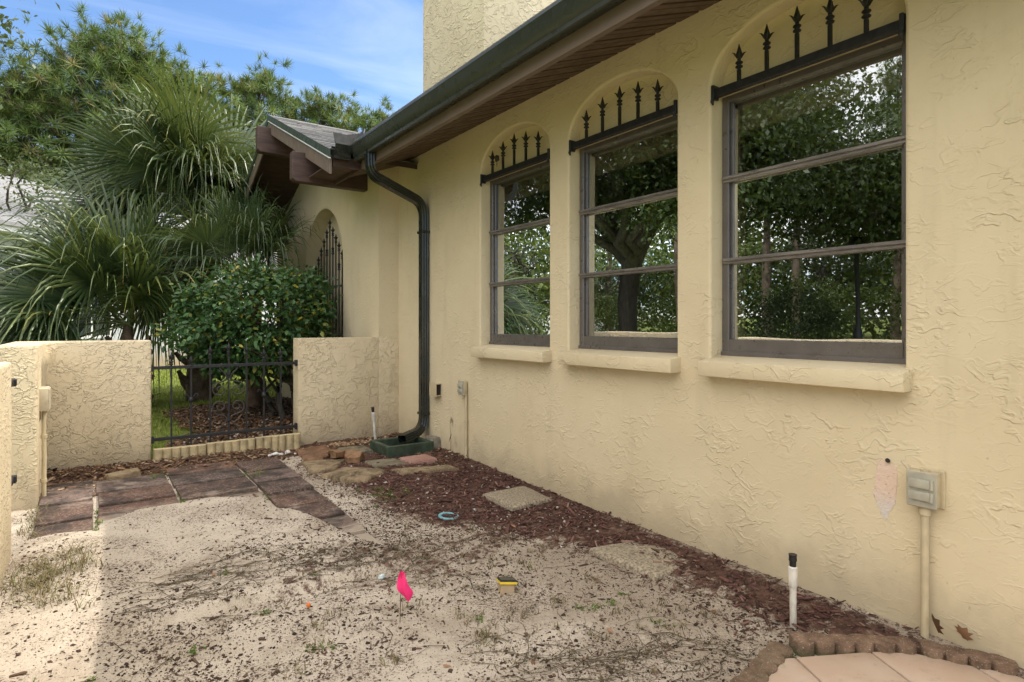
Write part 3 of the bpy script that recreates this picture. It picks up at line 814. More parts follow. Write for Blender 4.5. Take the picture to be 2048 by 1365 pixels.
def cbeam(x0, x1, y0, y1, z0, z1):
    c = 0.03
    return MB().prism([(x0+c, y0, z0), (x1, y0, z0), (x1, y0, z1), (x0, y0, z1), (x0, y0, z0+c)], (0, y1-y0, 0)).build('roof_beam', M['beam'], house, bev=0.006, seg=1)
cbeam(1.715, XP+0.005, 6.34, 6.45, 2.775, 3.085)
cbeam(1.69, XP+0.005, RY-0.06, RY+0.06, 3.42, 3.74)
MB().box(1.88, 5.575, 2.785, 2.16, 5.595, 2.93).box(1.88, 5.595, 2.822, 2.16, 6.33, 2.836).box(2.152, 5.50, 2.79, 2.172, 6.33, 2.95).build('porch_fascia', M['beam'], house)
# porch shingles, course by course
sl = math.hypot(RY-ye, RZ-porch_roof_z(ye)); uy, uz = (RY-ye)/sl, (RZ-porch_roof_z(ye))/sl
nr = int(sl/0.135)
tabs = []
for w_ in (0.22, 0.27, 0.31):
    tb = MB().add([(0,0,0.007),(w_-0.004,0,0.009),(w_-0.004,0.19,0.001),(0,0.19,0.001),(0,0,0.0),(w_-0.004,0,0.0)], [(0,1,2,3),(4,5,1,0)])
    tabs.append((w_, tb.mesh('shingle', M['shingle'])))
Mrot = Matrix.Rotation(math.atan2(uz, uy), 4, 'X')
for k in range(nr+1):
    x = XR - 0.02 - random.uniform(0, 0.1)*0
    s0 = k*0.135
    first = True
    while x < 3.25:
        w_, me = random.choice(tabs)
        if s0 + 0.19 > sl: s_ = sl - 0.19
        else: s_ = s0
        xx = x
        o = link_mesh('shingle', me, house)
        p = Vector((xx, ye - 0.02 + uy*s_, porch_roof_z(ye) - 0.008 + uz*s_ + 0.006 + random.uniform(0, 0.003)))
        o.matrix_local = Matrix.Translation(p - rootloc(house)) @ Mrot
        x += w_
MB().prism([(XR-0.02, RY-0.13, RZ-0.05), (XR-0.02, RY, RZ+0.012), (XR-0.02, RY+0.13, RZ-0.05), (XR-0.02, RY, RZ-0.002)], (1.8, 0, 0)).build('ridge_cap', M['shingle'], house)

# ------------------------------------------------------------------ garden walls and gates
MB().box(1.69, 6.03, -0.1, XP+0.0, 6.22, 1.145).box(XP, 6.024, -0.1, W+0.01, 6.028, 1.145).build('garden_wall', M['stucco_rough'], loc=(2.1, 6.12, 0), bev=0.018, seg=3, smooth=40)
gw = C.objects['garden_wall']
tag(gw, 'low tan stucco wall joining the house right of the iron gate', 'wall', 'low stucco courtyard walls')
gw2 = MB().prism([(-0.50, 5.02, -0.1), (-0.28, 5.02, -0.1), (-0.28, 6.03, -0.1), (0.44, 6.03, -0.1), (0.44, 6.24, -0.1), (-0.50, 6.24, -0.1)], (0, 0, 1.245)).build('garden_wall', M['stucco_rough'], loc=(0, 6.1, 0), bev=0.016, seg=3, smooth=40)
tag(gw2, 'low tan stucco corner wall left of the iron gate carrying a small box', 'wall', 'low stucco courtyard walls')
gw3 = empty('garden_wall', (-0.45, 2.0, 0), 'low sunlit stucco wall end at the left edge nearest the camera', 'wall', 'low stucco courtyard walls')
MB().box(-0.56, -1.9, -0.1, -0.335, 4.10, 1.085).build('wall', M['stucco_rough'], gw3, bev=0.016, seg=3, smooth=40)
for z in (0.965, 0.44):
    MB().box(-0.352, 4.095, z-0.016, -0.332, 4.215, z+0.016).box(-0.350, 4.185, z-0.020, -0.322, 4.225, z+0.020).build('hinge_bracket', M['iron'], gw3, bev=0.004, seg=1)

gate = empty('iron_gate', (1.065, 6.08, 0.1), 'low black wrought iron gate panel with scrolls between two stucco walls', 'gate')
YG = 6.08
for z in (0.90, 0.27):
    MB().box(0.44, YG-0.012, z-0.014, 1.69, YG+0.012, z+0.014).box(0.441, YG-0.022, z-0.030, 0.462, YG+0.022, z+0.030).box(1.668, YG-0.022, z-0.030, 1.689, YG+0.022, z+0.030).build('rail', M['iron'], gate, bev=0.002, seg=1)
tips = [1.05, 1.01, 1.10, 1.125, 1.10, 1.06, 1.06]
for k in range(7):
    x = 0.44 + 0.156*(k+1)
    b = MB().box(x-0.007, YG-0.007, 0.175, x+0.007, YG+0.007, tips[k]-0.12).build('bar', M['iron'], gate)
    m2 = MB(); finial(m2, x, YG, tips[k]-0.14, 0.95); m2.build('finial', M['iron'], b, smooth=40)
    if k in (1, 5):
        m2 = MB().lathe((x, YG, 0.60), [(0.009, -0.025), (0.018, -0.02), (0.022, 0), (0.018, 0.02), (0.009, 0.025)], 8)
        for s_ in (-1, 1):
            pts = [(x+s_*0.010, YG, 0.61), (x+s_*0.022, YG, 0.635), (x+s_*0.040, YG, 0.655), (x+s_*0.056, YG, 0.650), (x+s_*0.058, YG, 0.636), (x+s_*0.050, YG, 0.632)]
            m2.tube(pts, 0.005, 6, Vector((0,1,0)))
        m2.build('collar', M['iron'], b, smooth=50)
xc = 0.44 + 0.156*4
def spiral(c, r0, r1, a0, a1, n=22):
    return [(c[0] + (r0+(r1-r0)*k/n)*math.cos(a0+(a1-a0)*k/n), YG, c[1] + (r0+(r1-r0)*k/n)*math.sin(a0+(a1-a0)*k/n)) for k in range(n+1)]
for s_ in (-1, 1):
    for (zc, big_, inv) in ((0.675, 0.070, 1), (0.515, 0.070, -1)):
        # heart shaped scroll: a large coil, a flank and a small coil
        a0, a1 = (R(90), R(90) - s_*R(560))
        m2 = MB()
        c1 = (xc + s_*big_*1.08, zc)
        pts = spiral(c1, big_, 0.014, R(90) + (0 if s_ > 0 else 0), R(90) - s_*inv*R(0) + (-s_*R(500) if True else 0))
        if inv < 0: pts = [(p[0], p[1], 2*zc - p[2]) for p in pts]
        m2.tube(pts, 0.0062, 6, Vector((0,1,0)))
        tail = [(xc + s_*big_*1.08, YG, zc + inv*big_), (xc + s_*0.03, YG, zc + inv*(big_+0.015)), (xc + s_*0.012, YG, zc + inv*(big_+0.05)), (xc + s_*0.045, YG, zc + inv*(big_+0.095)), (xc + s_*0.075, YG, zc + inv*(big_+0.125)), (xc + s_*0.082, YG, zc + inv*(big_+0.155)), (xc + s_*0.062, YG, zc + inv*(big_+0.172)), (xc + s_*0.044, YG, zc + inv*(big_+0.158)), (xc + s_*0.050, YG, zc + inv*(big_+0.145))]
        m2.tube(arc_path(tail, 0.02, 3), 0.0062, 6, Vector((0,1,0)))
        m2.build('scroll', simple('weathered_iron', (0.045, 0.041, 0.034), 0.7) if 'wi' not in M else M['wi'], gate, smooth=50)
        M['wi'] = bpy.data.materials['weathered_iron']
MB().lathe((xc, YG, 0.815), [(0.010, -0.012), (0.017, -0.008), (0.017, 0.008), (0.010, 0.012)], 8).lathe((xc, YG, 0.385), [(0.010, -0.012), (0.017, -0.008), (0.017, 0.008), (0.010, 0.012)], 8).build('collar', M['iron'], gate)

# the tall gate inside the porch arch
ag = empty('arch_gate', (XP+0.10, 7.92, 0.12), 'tall black iron gate with spear tips inside the porch side arch', 'gate')
XG = XP+0.10
for z in (1.78, 0.35, 1.15):
    MB().box(XG-0.010, 7.14, z-0.014, XG+0.010, 8.70, z+0.014).build('rail', M['iron'], ag)
for k in range(13):
    y = 7.20 + k*0.12
    zt = 2.70 - 0.95*abs(y-7.92)
    b = MB().box(XG-0.007, y-0.007, 0.16, XG+0.007, y+0.007, zt-0.12).build('bar', M['iron'], ag)
    m2 = MB(); finial(m2, XG, y, zt-0.14, 1.0)
    if k % 2:
        for zc in (zt-0.33,):
            m2.lathe((XG, y, zc), [(0.008, -0.05), (0.020, -0.035), (0.012, -0.01), (0.022, 0.0), (0.012, 0.01), (0.020, 0.035), (0.008, 0.05)], 8)
    m2.build('finial', M['iron'], b, smooth=40)
    if k % 3 == 1:
        m2 = MB()
        for s_ in (-1, 1):
            pts = [(XG, y + s_*(0.012 + 0.035*math.sin(math.pi*q/12)), 1.22 + 0.5*q/12) for q in range(13)]
            m2.tube(pts, 0.006, 6, Vector((1,0,0)))
            pts = [(XG, y + s_*(0.008 + 0.028*abs(math.sin(2*math.pi*q/16))), 1.28 + 0.36*q/16) for q in range(17)]
            m2.tube(pts, 0.005, 6, Vector((1,0,0)))
        m2.build('basket', M['iron'], b, smooth=50)

# scalloped cream edging blocks under the gate
lab = ['leftmost scalloped cream edging block under the iron gate', 'middle scalloped cream edging block under the iron gate', 'rightmost scalloped cream edging block under the iron gate']
for k in range(3):
    xa = 0.45 + k*0.413; n = 6; w_ = 0.405/n
    pts = []
    for q in range(n):
        cx = xa + w_*(q+.5)
        for a in range(6):
            an = math.pi + math.pi*(a+.25)/5.5
            pts.append((cx + w_*0.5*math.cos(an), 5.945 + 0.030*math.sin(an)))
    pts += [(xa+0.405, 5.995), (xa, 5.995)]
    o = MB().prism([(x, y, 0.02) for x, y in pts], (0, 0, 0.185 + 0.006*k)).build('edging_block', M['edgecream'], loc=(xa+0.2, 5.96, 0.05), bev=0.004, seg=1)
    o.rotation_euler = (0, random.uniform(-0.012, 0.012), 0)
    tag(o, lab[k], 'edging block', 'scalloped edging blocks under the gate')

# ------------------------------------------------------------------ brown edging and patio at lower right
def scallop_run(P0, P1, n, wid, h, z0, ends=True, name='edging_stone', lab='', scal=0.5):
    P0 = Vector(P0); P1 = Vector(P1); d = (P1-P0); L = d.length; d.normalize(); nrm = Vector((d.y, -d.x))
    w_ = L/n; pts = []
    for q in range(n):
        for a in range(7):
            an = math.pi*(a+.15)/6.3
            c = P0 + d*w_*(q+.5)
            pts.append(c - d*math.cos(an)*w_*0.5 + nrm*(wid*0.5 - 0.024 + 0.034*math.sin(an)))
    for q in range(n)[::-1]:
        for a in range(7):
            an = math.pi*(a+.15)/6.3
            c = P0 + d*w_*(q+.5)
            pts.append(c + d*math.cos(an)*w_*0.5 - nrm*(wid*0.5 - 0.012 + 0.012*math.sin(an)))
    c = (P0+P1)/2
    o = MB().prism([(p.x, p.y, z0) for p in pts], (0, 0, h)).build(name, M['edging'], loc=(c.x, c.y, z0), bev=0.007, seg=2, smooth=50, wob=0.006)
    tag(o, lab, 'edging block', 'brown scalloped edging blocks at the patio')
    return o
scallop_run((2.255, 1.272), (2.605, 0.985), 6, 0.085, 0.105, -0.055, lab='long brown scalloped edging block beside the salmon tiles')
scallop_run((2.615, 0.960), (2.745, 0.700), 4, 0.085, 0.105, -0.055, lab='short brown scalloped edging block against the foot of the wall')
scallop_run((1.74, 1.20), (2.215, 1.285), 6, 0.085, 0.085, -0.055, lab='sunken brown edging block slanting along the bare sand')
patio = empty('patio', (2.2, 0.8, 0), kind='structure')
u = Vector((0.62, -0.78)).normalized(); v_ = Vector((0.78, 0.62)).normalized()
# square tiles laid askew to the wall
u = Vector((math.cos(R(-28)), math.sin(R(-28)))); v_ = Vector((-u.y, u.x))
o0 = Vector((2.175, 1.215))
for i in range(-1, 5):
    for j in range(-5, 1):
        a = o0 + u*(i*0.31) + v_*(j*0.31 - 0.31)
        quad = [a, a + u*0.303, a + u*0.303 + v_*0.303, a + v_*0.303]
        # clip to the patio outline: keep tiles inside the edging
        c = sum(quad, Vector((0, 0)))/4
        e1 = (Vector((2.605, 0.985)) - Vector((2.255, 1.272))); 
        def inside(p):
            s1 = e1.x*(p.y-1.272) - e1.y*(p.x-2.255)
            e2 = Vector((2.215-1.74, 0.085)); s2 = e2.x*(p.y-1.20) - e2.y*(p.x-1.74)
            return s1 < -0.018 and s2 < -0.02 and p.x < 2.70
        poly = quad
        def clip(poly, f):
            out = []
            for p, q in zip(poly, poly[1:]+poly[:1]):
                fp, fq = f(p), f(q)
                if fp < 0: out.append(p)
                if fp*fq < 0: out.append(p + (q-p)*(fp/(fp-fq)))
            return out
        n1 = Vector((-e1.y, e1.x)).normalized(); e2 = Vector((0.475, 0.085)); n2 = Vector((-e2.y, e2.x)).normalized()
        e3 = Vector((2.745-2.615, 0.700-0.960)); n3 = Vector((-e3.y, e3.x)).normalized()
        poly = clip(poly, lambda p: (p-Vector((2.255, 1.272))).dot(n1) + 0.040)
        if len(poly) > 2: poly = clip(poly, lambda p: (p-Vector((1.74, 1.20))).dot(n2) + 0.042)
        if len(poly) > 2: poly = clip(poly, lambda p: (p-Vector((2.615, 0.960))).dot(n3) + 0.040)
        if len(poly) > 2: poly = clip(poly, lambda p: p.x - 2.70)
        if len(poly) > 2:
            area = abs(sum(p.x*q.y - q.x*p.y for p, q in zip(poly, poly[1:]+poly[:1])))/2
            if area > 0.003: flat_piece('tile', [(p.x, p.y) for p in poly], -0.045, 0.026, M['tile'], patio, 0.003, 0.004)

# ------------------------------------------------------------------ loose stones
def stone(name, pts, z0, h, mat, label, cat='stone', group=None, wob=0.012, tilt=0.03, top=0.90, ox=0.0, oy=0.0):
    # roughen the outline
    P = []
    n = len(pts)
    for i in range(n):
        a = Vector(pts[i]); b = Vector(pts[(i+1) % n])
        k = max(2, int((b-a).length/0.06))
        for q in range(k):
            p = a + (b-a)*q/k
            p += Vector((mnoise.noise(Vector((p.x*9, p.y*9, 1))), mnoise.noise(Vector((p.x*9, p.y*9, 7)))))*wob*1.4
            P.append(p)
    c = sum(P, Vector((0,0)))/len(P)
    mb = MB(); m = len(P)
    rings = [(1.0, z0), (1.0, z0+h*0.55), (0.97 if top > 0.8 else 0.86, z0+h*0.85), (top, z0+h), (top*0.55, z0+h*1.03)]
    vs = []
    for s_, z in rings:
        for p in P:
            q = c + (p-c)*s_ + Vector((ox, oy))*(1 if s_ < 0.93 else 0)
            zz_ = z + (mnoise.noise(Vector((q.x*7, q.y*7, 3)))*wob*0.9 if z > z0 else 0)
            vs.append((q.x, q.y, zz_))
    vs.append((c.x, c.y, z0+h*1.03))
    fs = [(i*m+j, i*m+(j+1) % m, (i+1)*m+(j+1) % m, (i+1)*m+j) for i in range(len(rings)-1) for j in range(m)]
    t = len(vs)-1
    fs += [((len(rings)-1)*m+j, (len(rings)-1)*m+(j+1) % m, t) for j in range(m)] + [tuple(range(m))[::-1]]
    mb.add(vs, fs)
    o = mb.build(name, mat, loc=(c.x, c.y, z0), smooth=40)
    o.rotation_euler = (random.uniform(-tilt, tilt), random.uniform(-tilt, tilt), 0)
    return tag(o, label, cat, group)
G = 'loose stones by the green tray'
stone('flat_stone', [(1.586, 5.74), (1.88, 5.75), (1.86, 5.46), (1.68, 5.22), (1.535, 5.28)], 0.05, 0.062, M['brownstone'], 'reddish brown flat stone at the end of the wall beside the gate', 'stone', G)
stone('broken_stone', [(1.77, 5.33), (1.93, 5.50), (1.90, 5.27), (1.75, 5.10)], 0.08, 0.075, M['rubble'], 'pale peaked half of the broken stone behind the dark flat stone', 'stone', G, tilt=0.2, wob=0.03, top=0.45, ox=-0.03, oy=0.02)
stone('broken_stone', [(1.89, 5.34), (2.0, 5.36), (2.0, 5.10), (1.90, 4.97), (1.80, 5.0)], 0.06, 0.085, M['rubble'], 'orange tilted half of the broken stone in front of the grey slab', 'stone', G, tilt=0.2, wob=0.03, top=0.72, ox=0.02)
stone('grey_slab', [(1.92, 5.60), (2.19, 5.58), (2.17, 5.30), (1.93, 5.29)], 0.06, 0.05, M['greyslab'], 'grey slab lying flat left of the green tray', 'slab', G, wob=0.004)
stone('flat_stone', [(1.50, 5.26), (1.84, 5.14), (1.67, 4.88), (1.45, 4.86)], 0.05, 0.05, M['sandstone'], 'dark stained flat stone nearest the corner of the pavers', 'stone', G)
stone('flat_stone', [(1.49, 4.72), (1.74, 4.85), (1.98, 4.55), (1.74, 4.36), (1.62, 4.41)], 0.045, 0.058, M['sandstone'], 'large tan pointed flat stone in front of the broken stones', 'stone', G)
stone('grey_slab', [(1.94, 4.94), (2.215, 4.90), (2.235, 4.68), (1.95, 4.71)], 0.06, 0.042, M['greyslab'], 'mossy grey tan slab below the front of the green tray', 'slab', G, wob=0.004)
stone('pink_slab', [(2.235, 4.88), (2.50, 4.86), (2.49, 4.64), (2.25, 4.67)], 0.06, 0.05, M['pinkstone'], 'square pink slab in front of the green tray', 'slab', G, wob=0.003)
stone('flat_stone', [(2.01, 4.57), (2.50, 4.44), (2.52, 4.31), (2.03, 4.40)], 0.05, 0.042, M['sandstone'], 'long narrow tan stone between the pink slab and the mulch', 'stone', G, wob=0.006)
stone('stepping_stone', [(2.32, 3.64), (2.69, 3.62), (2.655, 3.25), (2.30, 3.24)], 0.03, 0.035, M['step'], 'pale aggregate stepping stone on the red mulch by the blue ring', 'stepping stone', 'stepping stones', wob=0.006, tilt=0.02)
st2 = stone('stepping_stone', [(2.28, 2.46), (2.60, 2.42), (2.665, 2.01), (2.29, 1.99)], -0.012, 0.045, M['step'], 'half buried stepping stone in the sand below the middle window', 'stepping stone', 'stepping stones', wob=0.008, tilt=0.02)
stone('beige_block', [(0.09, 5.56), (0.33, 5.66), (0.33, 5.52), (0.12, 5.44)], 0.075, 0.055, M['sandstone'], 'beige block lying in the mulch at the foot of the left wall', 'block', None, wob=0.005)
stone('concrete_block', [(2.66, 5.20), (2.75, 5.20), (2.75, 5.06), (2.66, 5.06)], 0.05, 0.15, M['concrete'], 'small grey concrete block on the ground behind the downspout foot', 'block', None, wob=0.008)
for k in range(1):
    mb = MB()
    for q in range(14):
        x, y = 1.44+random.gauss(0, 0.05), 5.66+random.gauss(0, 0.035)
        r_ = random.uniform(0.010, 0.030)
        mb.lathe((x, y, 0.088), [(r_*.7, 0), (r_, r_*.5), (r_*.75, r_), (r_*.2, r_*1.25)], 6)
    tag(mb.build('rock_pile', M['whiterock'], loc=(1.44, 5.66, 0.09), wob=0.012), 'crumbled white rock at the foot of the cream edging', 'rock')

# ------------------------------------------------------------------ green splash tray
mb = MB()
x0, x1, y0, y1, z0, z1 = 2.19, 2.66, 5.02, 5.44, 0.06, 0.175
for (a, b, c, d) in ((x0, y0, x1, y0+0.045), (x0, y1-0.045, x1, y1), (x0, y0+0.045, x0+0.045, y1-0.045), (x1-0.045, y0+0.045, x1, y1-0.045)):
    mb.box(a, b, z0, c, d, z1)
mb.box(x0+0.02, y0+0.02, z0, x1-0.02, y1-0.02, z0+0.03)
o = mb.build('splash_tray', M['tray'], loc=(2.42, 5.2, 0.06), bev=0.005, seg=1, wob=0.004)
tag(o, 'dark green rectangular splash tray under the end of the downspout', 'tray')

# ------------------------------------------------------------------ risers, outlets, boxes
def riser(x, y, z0, top, lab, leanx=0.0, dirty=True):
    r_ = empty('sprinkler_riser', (x, y, z0), lab, 'pipe', 'white sprinkler risers')
    def L(z): return (x + leanx*(z-z0), y, z)
    MB().tube([L(z0-0.05), L(top-0.10)], 0.0135, 12).build('pipe', M['pvc'], r_, smooth=40)
    MB().tube([L(top-0.135), L(top-0.132), L(top-0.055), L(top-0.05)], [0.017, 0.0185, 0.0185, 0.015], 12).build('coupling', M['pvc'], r_, smooth=30)
    MB().tube([L(top-0.052), L(top-0.03), L(top-0.026), L(top-0.006), L(top-0.004), L(top)], [0.0135, 0.0135, 0.0165, 0.0155, 0.017, 0.017], 12).build('nozzle', M['blackplastic'], r_, smooth=30)
    return r_
riser(2.422, 1.360, 0.0, 0.312, 'stained white pipe riser with black nozzle in the near mulch by the brown edging', -0.01)
riser(2.345, 5.66, 0.08, 0.455, 'clean white pipe riser with black nozzle behind the green tray', -0.09)

def outlet(x, y, z, w_, h, dep, lab, cat, mats, wallbox=True):
    """weatherproof outlet on a wall at plane x, facing -X"""
    t = empty('outdoor_outlet', (x, y, z-h/2), lab, cat)
    if wallbox: MB().box(x-0.014, y-w_*0.62, z-h*0.56, x+0.004, y+w_*0.62, z+h*0.56).build('back_plate', mats[0], t, bev=0.004, seg=1)
    MB().box(x-dep, y-w_/2, z-h/2, x-0.010, y+w_/2, z+h/2).build('box', mats[0], t, bev=0.005, seg=2, smooth=40)
    MB().box(x-dep-0.007, y-w_/2-0.003, z-h/2-0.003, x-dep-0.0005, y+w_/2+0.003, z+h/2+0.003).build('face_plate', mats[1], t, bev=0.003, seg=1)
    for s_ in (-1, 1):
        zc = z + s_*h*0.18 + h*0.0
        f = MB().prism([(x-dep-0.007, y-w_*0.32, zc-h*0.135), (x-dep-0.007, y+w_*0.44, zc-h*0.135), (x-dep-0.007, y+w_*0.44, zc+h*0.135), (x-dep-0.007, y-w_*0.32, zc+h*0.135)], (-0.012, 0, 0)).build('flap', mats[1], t, bev=0.004, seg=2, smooth=40)
        MB().tube([(x-dep-0.013, y-w_*0.37, zc-h*0.14), (x-dep-0.013, y-w_*0.37, zc+h*0.14)], 0.007, 8).build('hinge', mats[1], f, smooth=40)
    return t
t = outlet(W, 0.985, 0.625, 0.100, 0.135, 0.060, 'grey double outlet box on a tan conduit near the right edge of the photo', 'outlet', (M['tanpaint'], M['greybox']))
MB().lathe((W-0.032, 0.985, 0.692), [(0.016, 0), (0.016, 0.008), (0.012, 0.010)], 12).build('plug', M['tanpaint'], t, smooth=40)
MB().lathe((W-0.032, 0.985, 0.518), [(0.0165, 0), (0.021, 0.002), (0.021, 0.030), (0.018, 0.034), (0.018, 0.042)], 12).build('fitting', M['tanpaint'], t, smooth=40)
MB().tube([(W-0.032, 0.985, -0.06), (W-0.032, 0.985, 0.53)], 0.0145, 14).build('conduit', M['tanpaint'], t, smooth=40)
t = outlet(W, 4.60, 0.715, 0.085, 0.125, 0.050, 'small grey outlet with thin tan conduit below it beyond the far window', 'outlet', (M['tanpaint'], M['greybox']), False)
MB().tube(arc_path([(W-0.02, 4.565, 0.655), (W-0.02, 4.565, 0.14), (W-0.05, 4.53, 0.02)], 0.07, 6), 0.012, 10).build('conduit', M['tanpaint'], t, smooth=40)
for z in (0.42, 0.17): MB().tube([(W-0.02, 4.565, z-0.013), (W-0.02, 4.565, z+0.013)], 0.0165, 10).build('coupling', M['tanpaint'], t, smooth=40)
t = empty('junction_box', (W, 5.12, 0.60), 'open cream box with a square dark hole beside the downspout', 'box')
yb0, yb1, zb0, zb1 = 5.055, 5.185, 0.595, 0.715
MB().box(W-0.055, yb1-0.008, zb0, W+0.004, yb1, zb1).box(W-0.055, yb0, zb0, W+0.004, yb1-0.008, zb0+0.008).box(W-0.055, yb0, zb1-0.008, W+0.004, yb1-0.008, zb1).box(W-0.062, yb0-0.003, zb0-0.003, W-0.0555, yb1+0.003, zb1+0.003).build('box', M['tanpaint'], t)
MB().box(W-0.050, yb0+0.012, zb0+0.009, W-0.004, yb1-0.012, zb1-0.009).build('back', M['hole'], t)  # near-black block fills the open box, its inner shade put into the colour
# box and conduit on the left corner wall
XL = -0.28
t = empty('junction_box', (XL, 5.28, 0.7), 'cream box with bent conduit on the sunlit side of the left corner wall', 'box')
MB().box(XL-0.004, 5.20, 0.685, XL+0.050, 5.40, 0.84).build('box', M['creambox'], t, bev=0.005, seg=2, smooth=40)
MB().box(XL+0.0495, 5.205, 0.69, XL+0.056, 5.395, 0.835).build('cover', M['creambox'], t, bev=0.002, seg=1)
MB().tube([(XL+0.022, 5.28, 0.69), (XL+0.022, 5.275, 0.50), (XL+0.026, 5.25, 0.36), (XL+0.024, 5.24, 0.2), (XL+0.024, 5.235, 0.06)], 0.0135, 10).build('conduit', M['tanpaint'], t, smooth=40)
for z, y in ((0.50, 5.276), (0.20, 5.24)): MB().tube([(XL+0.023, y, z-0.012), (XL+0.023, y, z+0.012)], 0.019, 10).build('coupling', M['tanpaint'], t, smooth=40)

# bare patch of scraped paint and its screw hole
def patch_mat():
    t = NT('scraped_paint')
    n = t.noise(45, 5, 0.7)
    z = t.n('ShaderNodeSeparateXYZ', {0: t.pos}).outputs['Z']
    c = t.mix(t.ss(z, 0.46, 0.60), (0.62, 0.57, 0.52), (0.68, 0.52, 0.41))
    c = t.mix(t.ss(n, 0.58, 0.68, 0, 0.7), c, (0.36, 0.20, 0.12))
    t.base(c, 0.9); t.bump(t.noise(40, 4, 0.7), 1.0, 0.006); return t.m
out = [(1.172, 0.700), (1.145, 0.706), (1.125, 0.694), (1.098, 0.690), (1.096, 0.62), (1.102, 0.56), (1.108, 0.525), (1.122, 0.50), (1.136, 0.462), (1.146, 0.444), (1.160, 0.49), (1.176, 0.51), (1.188, 0.55), (1.182, 0.60), (1.176, 0.65)]
P_ = []
for (a, b), (c, d) in zip(out, out[1:]+out[:1]):
    for q in range(5):
        y, z = a+(c-a)*q/5, b+(d-b)*q/5
        P_.append((W-0.0025, y+mnoise.noise(Vector((y*60, z*60, 1)))*0.006, z+mnoise.noise(Vector((y*60, z*60, 5)))*0.006))
MB().prism(P_, (0.002, 0, 0)).build('bare_patch', patch_mat(), house)
tag(MB().lathe((W-0.012, 1.131, 0.706), [(0.0085, 0), (0.010, 0.004), (0.006, 0.012)], 10, 'x').build('anchor_hole', M['rust'], loc=(W, 1.131, 0.706)), 'dark rusty screw stub above the scraped paint patch', 'screw')

# ------------------------------------------------------------------ small things on the sand
def gh(x, y): return ground_h(x, y)
z = gh(1.906, 3.397)
n = 40; mb = MB(); r1, r2, hh = 0.047, 0.068, 0.012
vs = []
for k in range(n):
    a = 2*math.pi*k/n
    for r_, h in ((r1, 0), (r2, 0), (r2, hh), (r1, hh)): vs.append((1.906+r_*math.cos(a), 3.397+r_*math.sin(a), z+0.002+h))
mb.add(vs, [(4*k+j, 4*k+(j+1) % 4, 4*((k+1) % n)+(j+1) % 4, 4*((k+1) % n)+j) for k in range(n) for j in range(4)])
o = mb.build('plastic_ring', M['ring'], loc=(1.906, 3.397, z), bev=0.003, seg=1, smooth=40); o.rotation_euler = (0.05, 0.06, 0)
tag(o, 'pale blue plastic ring lying on the mulch edge', 'ring')

x, y = 1.628, 2.341; z = gh(x, y)
t = empty('solar_light', (x, y, z), 'small square solar light with dark top and yellow rim half buried in sand', 'light')
Mz = Matrix.Translation((x, y, z-0.012)) @ Matrix.Rotation(R(-20), 4, 'Z') @ Matrix.Rotation(R(-9), 4, 'X') @ Matrix.Rotation(R(6), 4, 'Y')
MB().box(-0.034, -0.032, -0.03, 0.034, 0.032, 0.048, Mz).build('body', M['solarbody'], t, bev=0.005, seg=1)
MB().box(-0.042, -0.040, 0.048, 0.042, 0.040, 0.060, Mz).build('rim', M['yellow'], t, bev=0.002, seg=1)
MB().box(-0.042, -0.040, 0.0605, 0.042, 0.040, 0.066, Mz).build('frame', M['blackplastic'], t, bev=0.002, seg=1)
MB().box(-0.036, -0.034, 0.0662, 0.036, 0.034, 0.068, Mz).build('solar_panel', M['solar'], t)

x, y = 1.094, 2.376; z = gh(x, y)
t = empty('marker_flag', (x, y, z), 'hot pink plastic marker flag on a thin wire in the sand', 'flag')
MB().tube([(x, y, z-0.02), (x+0.004, y+0.002, z+0.10), (x+0.012, y+0.004, z+0.205)], 0.0018, 6).build('wire', M['wire'], t)
# limp sheet of plastic hanging from the wire, creased
mb = MB(); nu, nv = 11, 15
cdir = Vector((0.815, -0.579, 0)); back = Vector((0.579, 0.815, 0))
out = [(0.0, -0.006, 0.016), (0.08, -0.010, 0.018), (0.2, -0.016, 0.022), (0.35, -0.020, 0.028), (0.5, -0.021, 0.036), (0.6, -0.018, 0.044), (0.68, -0.012, 0.050), (0.76, 0.004, 0.050), (0.85, 0.014, 0.046), (0.93, 0.020, 0.040), (1.0, 0.028, 0.034)]
def lim(t_):
    for (a, l0, r0), (b, l1, r1) in zip(out, out[1:]):
        if t_ <= b: k = (t_-a)/(b-a); return l0+(l1-l0)*k, r0+(r1-r0)*k
    return out[-1][1:]
vs = []
for j in range(nv):
    t_ = j/(nv-1); l, r_ = lim(t_)
    for i in range(nu):
        s_ = i/(nu-1); q = l + (r_-l)*s_
        fold = 0.008*math.sin(s_*5.5 + t_*2.2) + 0.006*math.sin(t_*6 + s_*3)
        vs.append(Vector((x+0.006, y, z+0.215 - t_*0.128)) + cdir*q + back*fold)
mb.add(vs, [(j*nu+i, j*nu+i+1, (j+1)*nu+i+1, (j+1)*nu+i) for j in range(nv-1) for i in range(nu-1)])
mb.build('flag', M['pink'], t, smooth=80)

x, y = 0.799, 2.696; z = gh(x, y)
tag(MB().lathe((x, y, z+0.012), [(0.008, 0), (0.010, 0.005), (0.009, 0.012), (0.005, 0.016)], 10).build('bottle_cap', M['orange'], loc=(x, y, z), smooth=40), 'tiny orange cap on the sand left of the pink flag', 'cap')
x, y = 1.208, 2.842; z = gh(x, y)
tag(MB().lathe((x, y, z), [(0.016, 0), (0.022, 0.010), (0.016, 0.024), (0.004, 0.028)], 6).build('plastic_shard', M['paleblue'], loc=(x, y, z), wob=0.012), 'pale blue plastic shard on the sand behind the pink flag', 'litter')

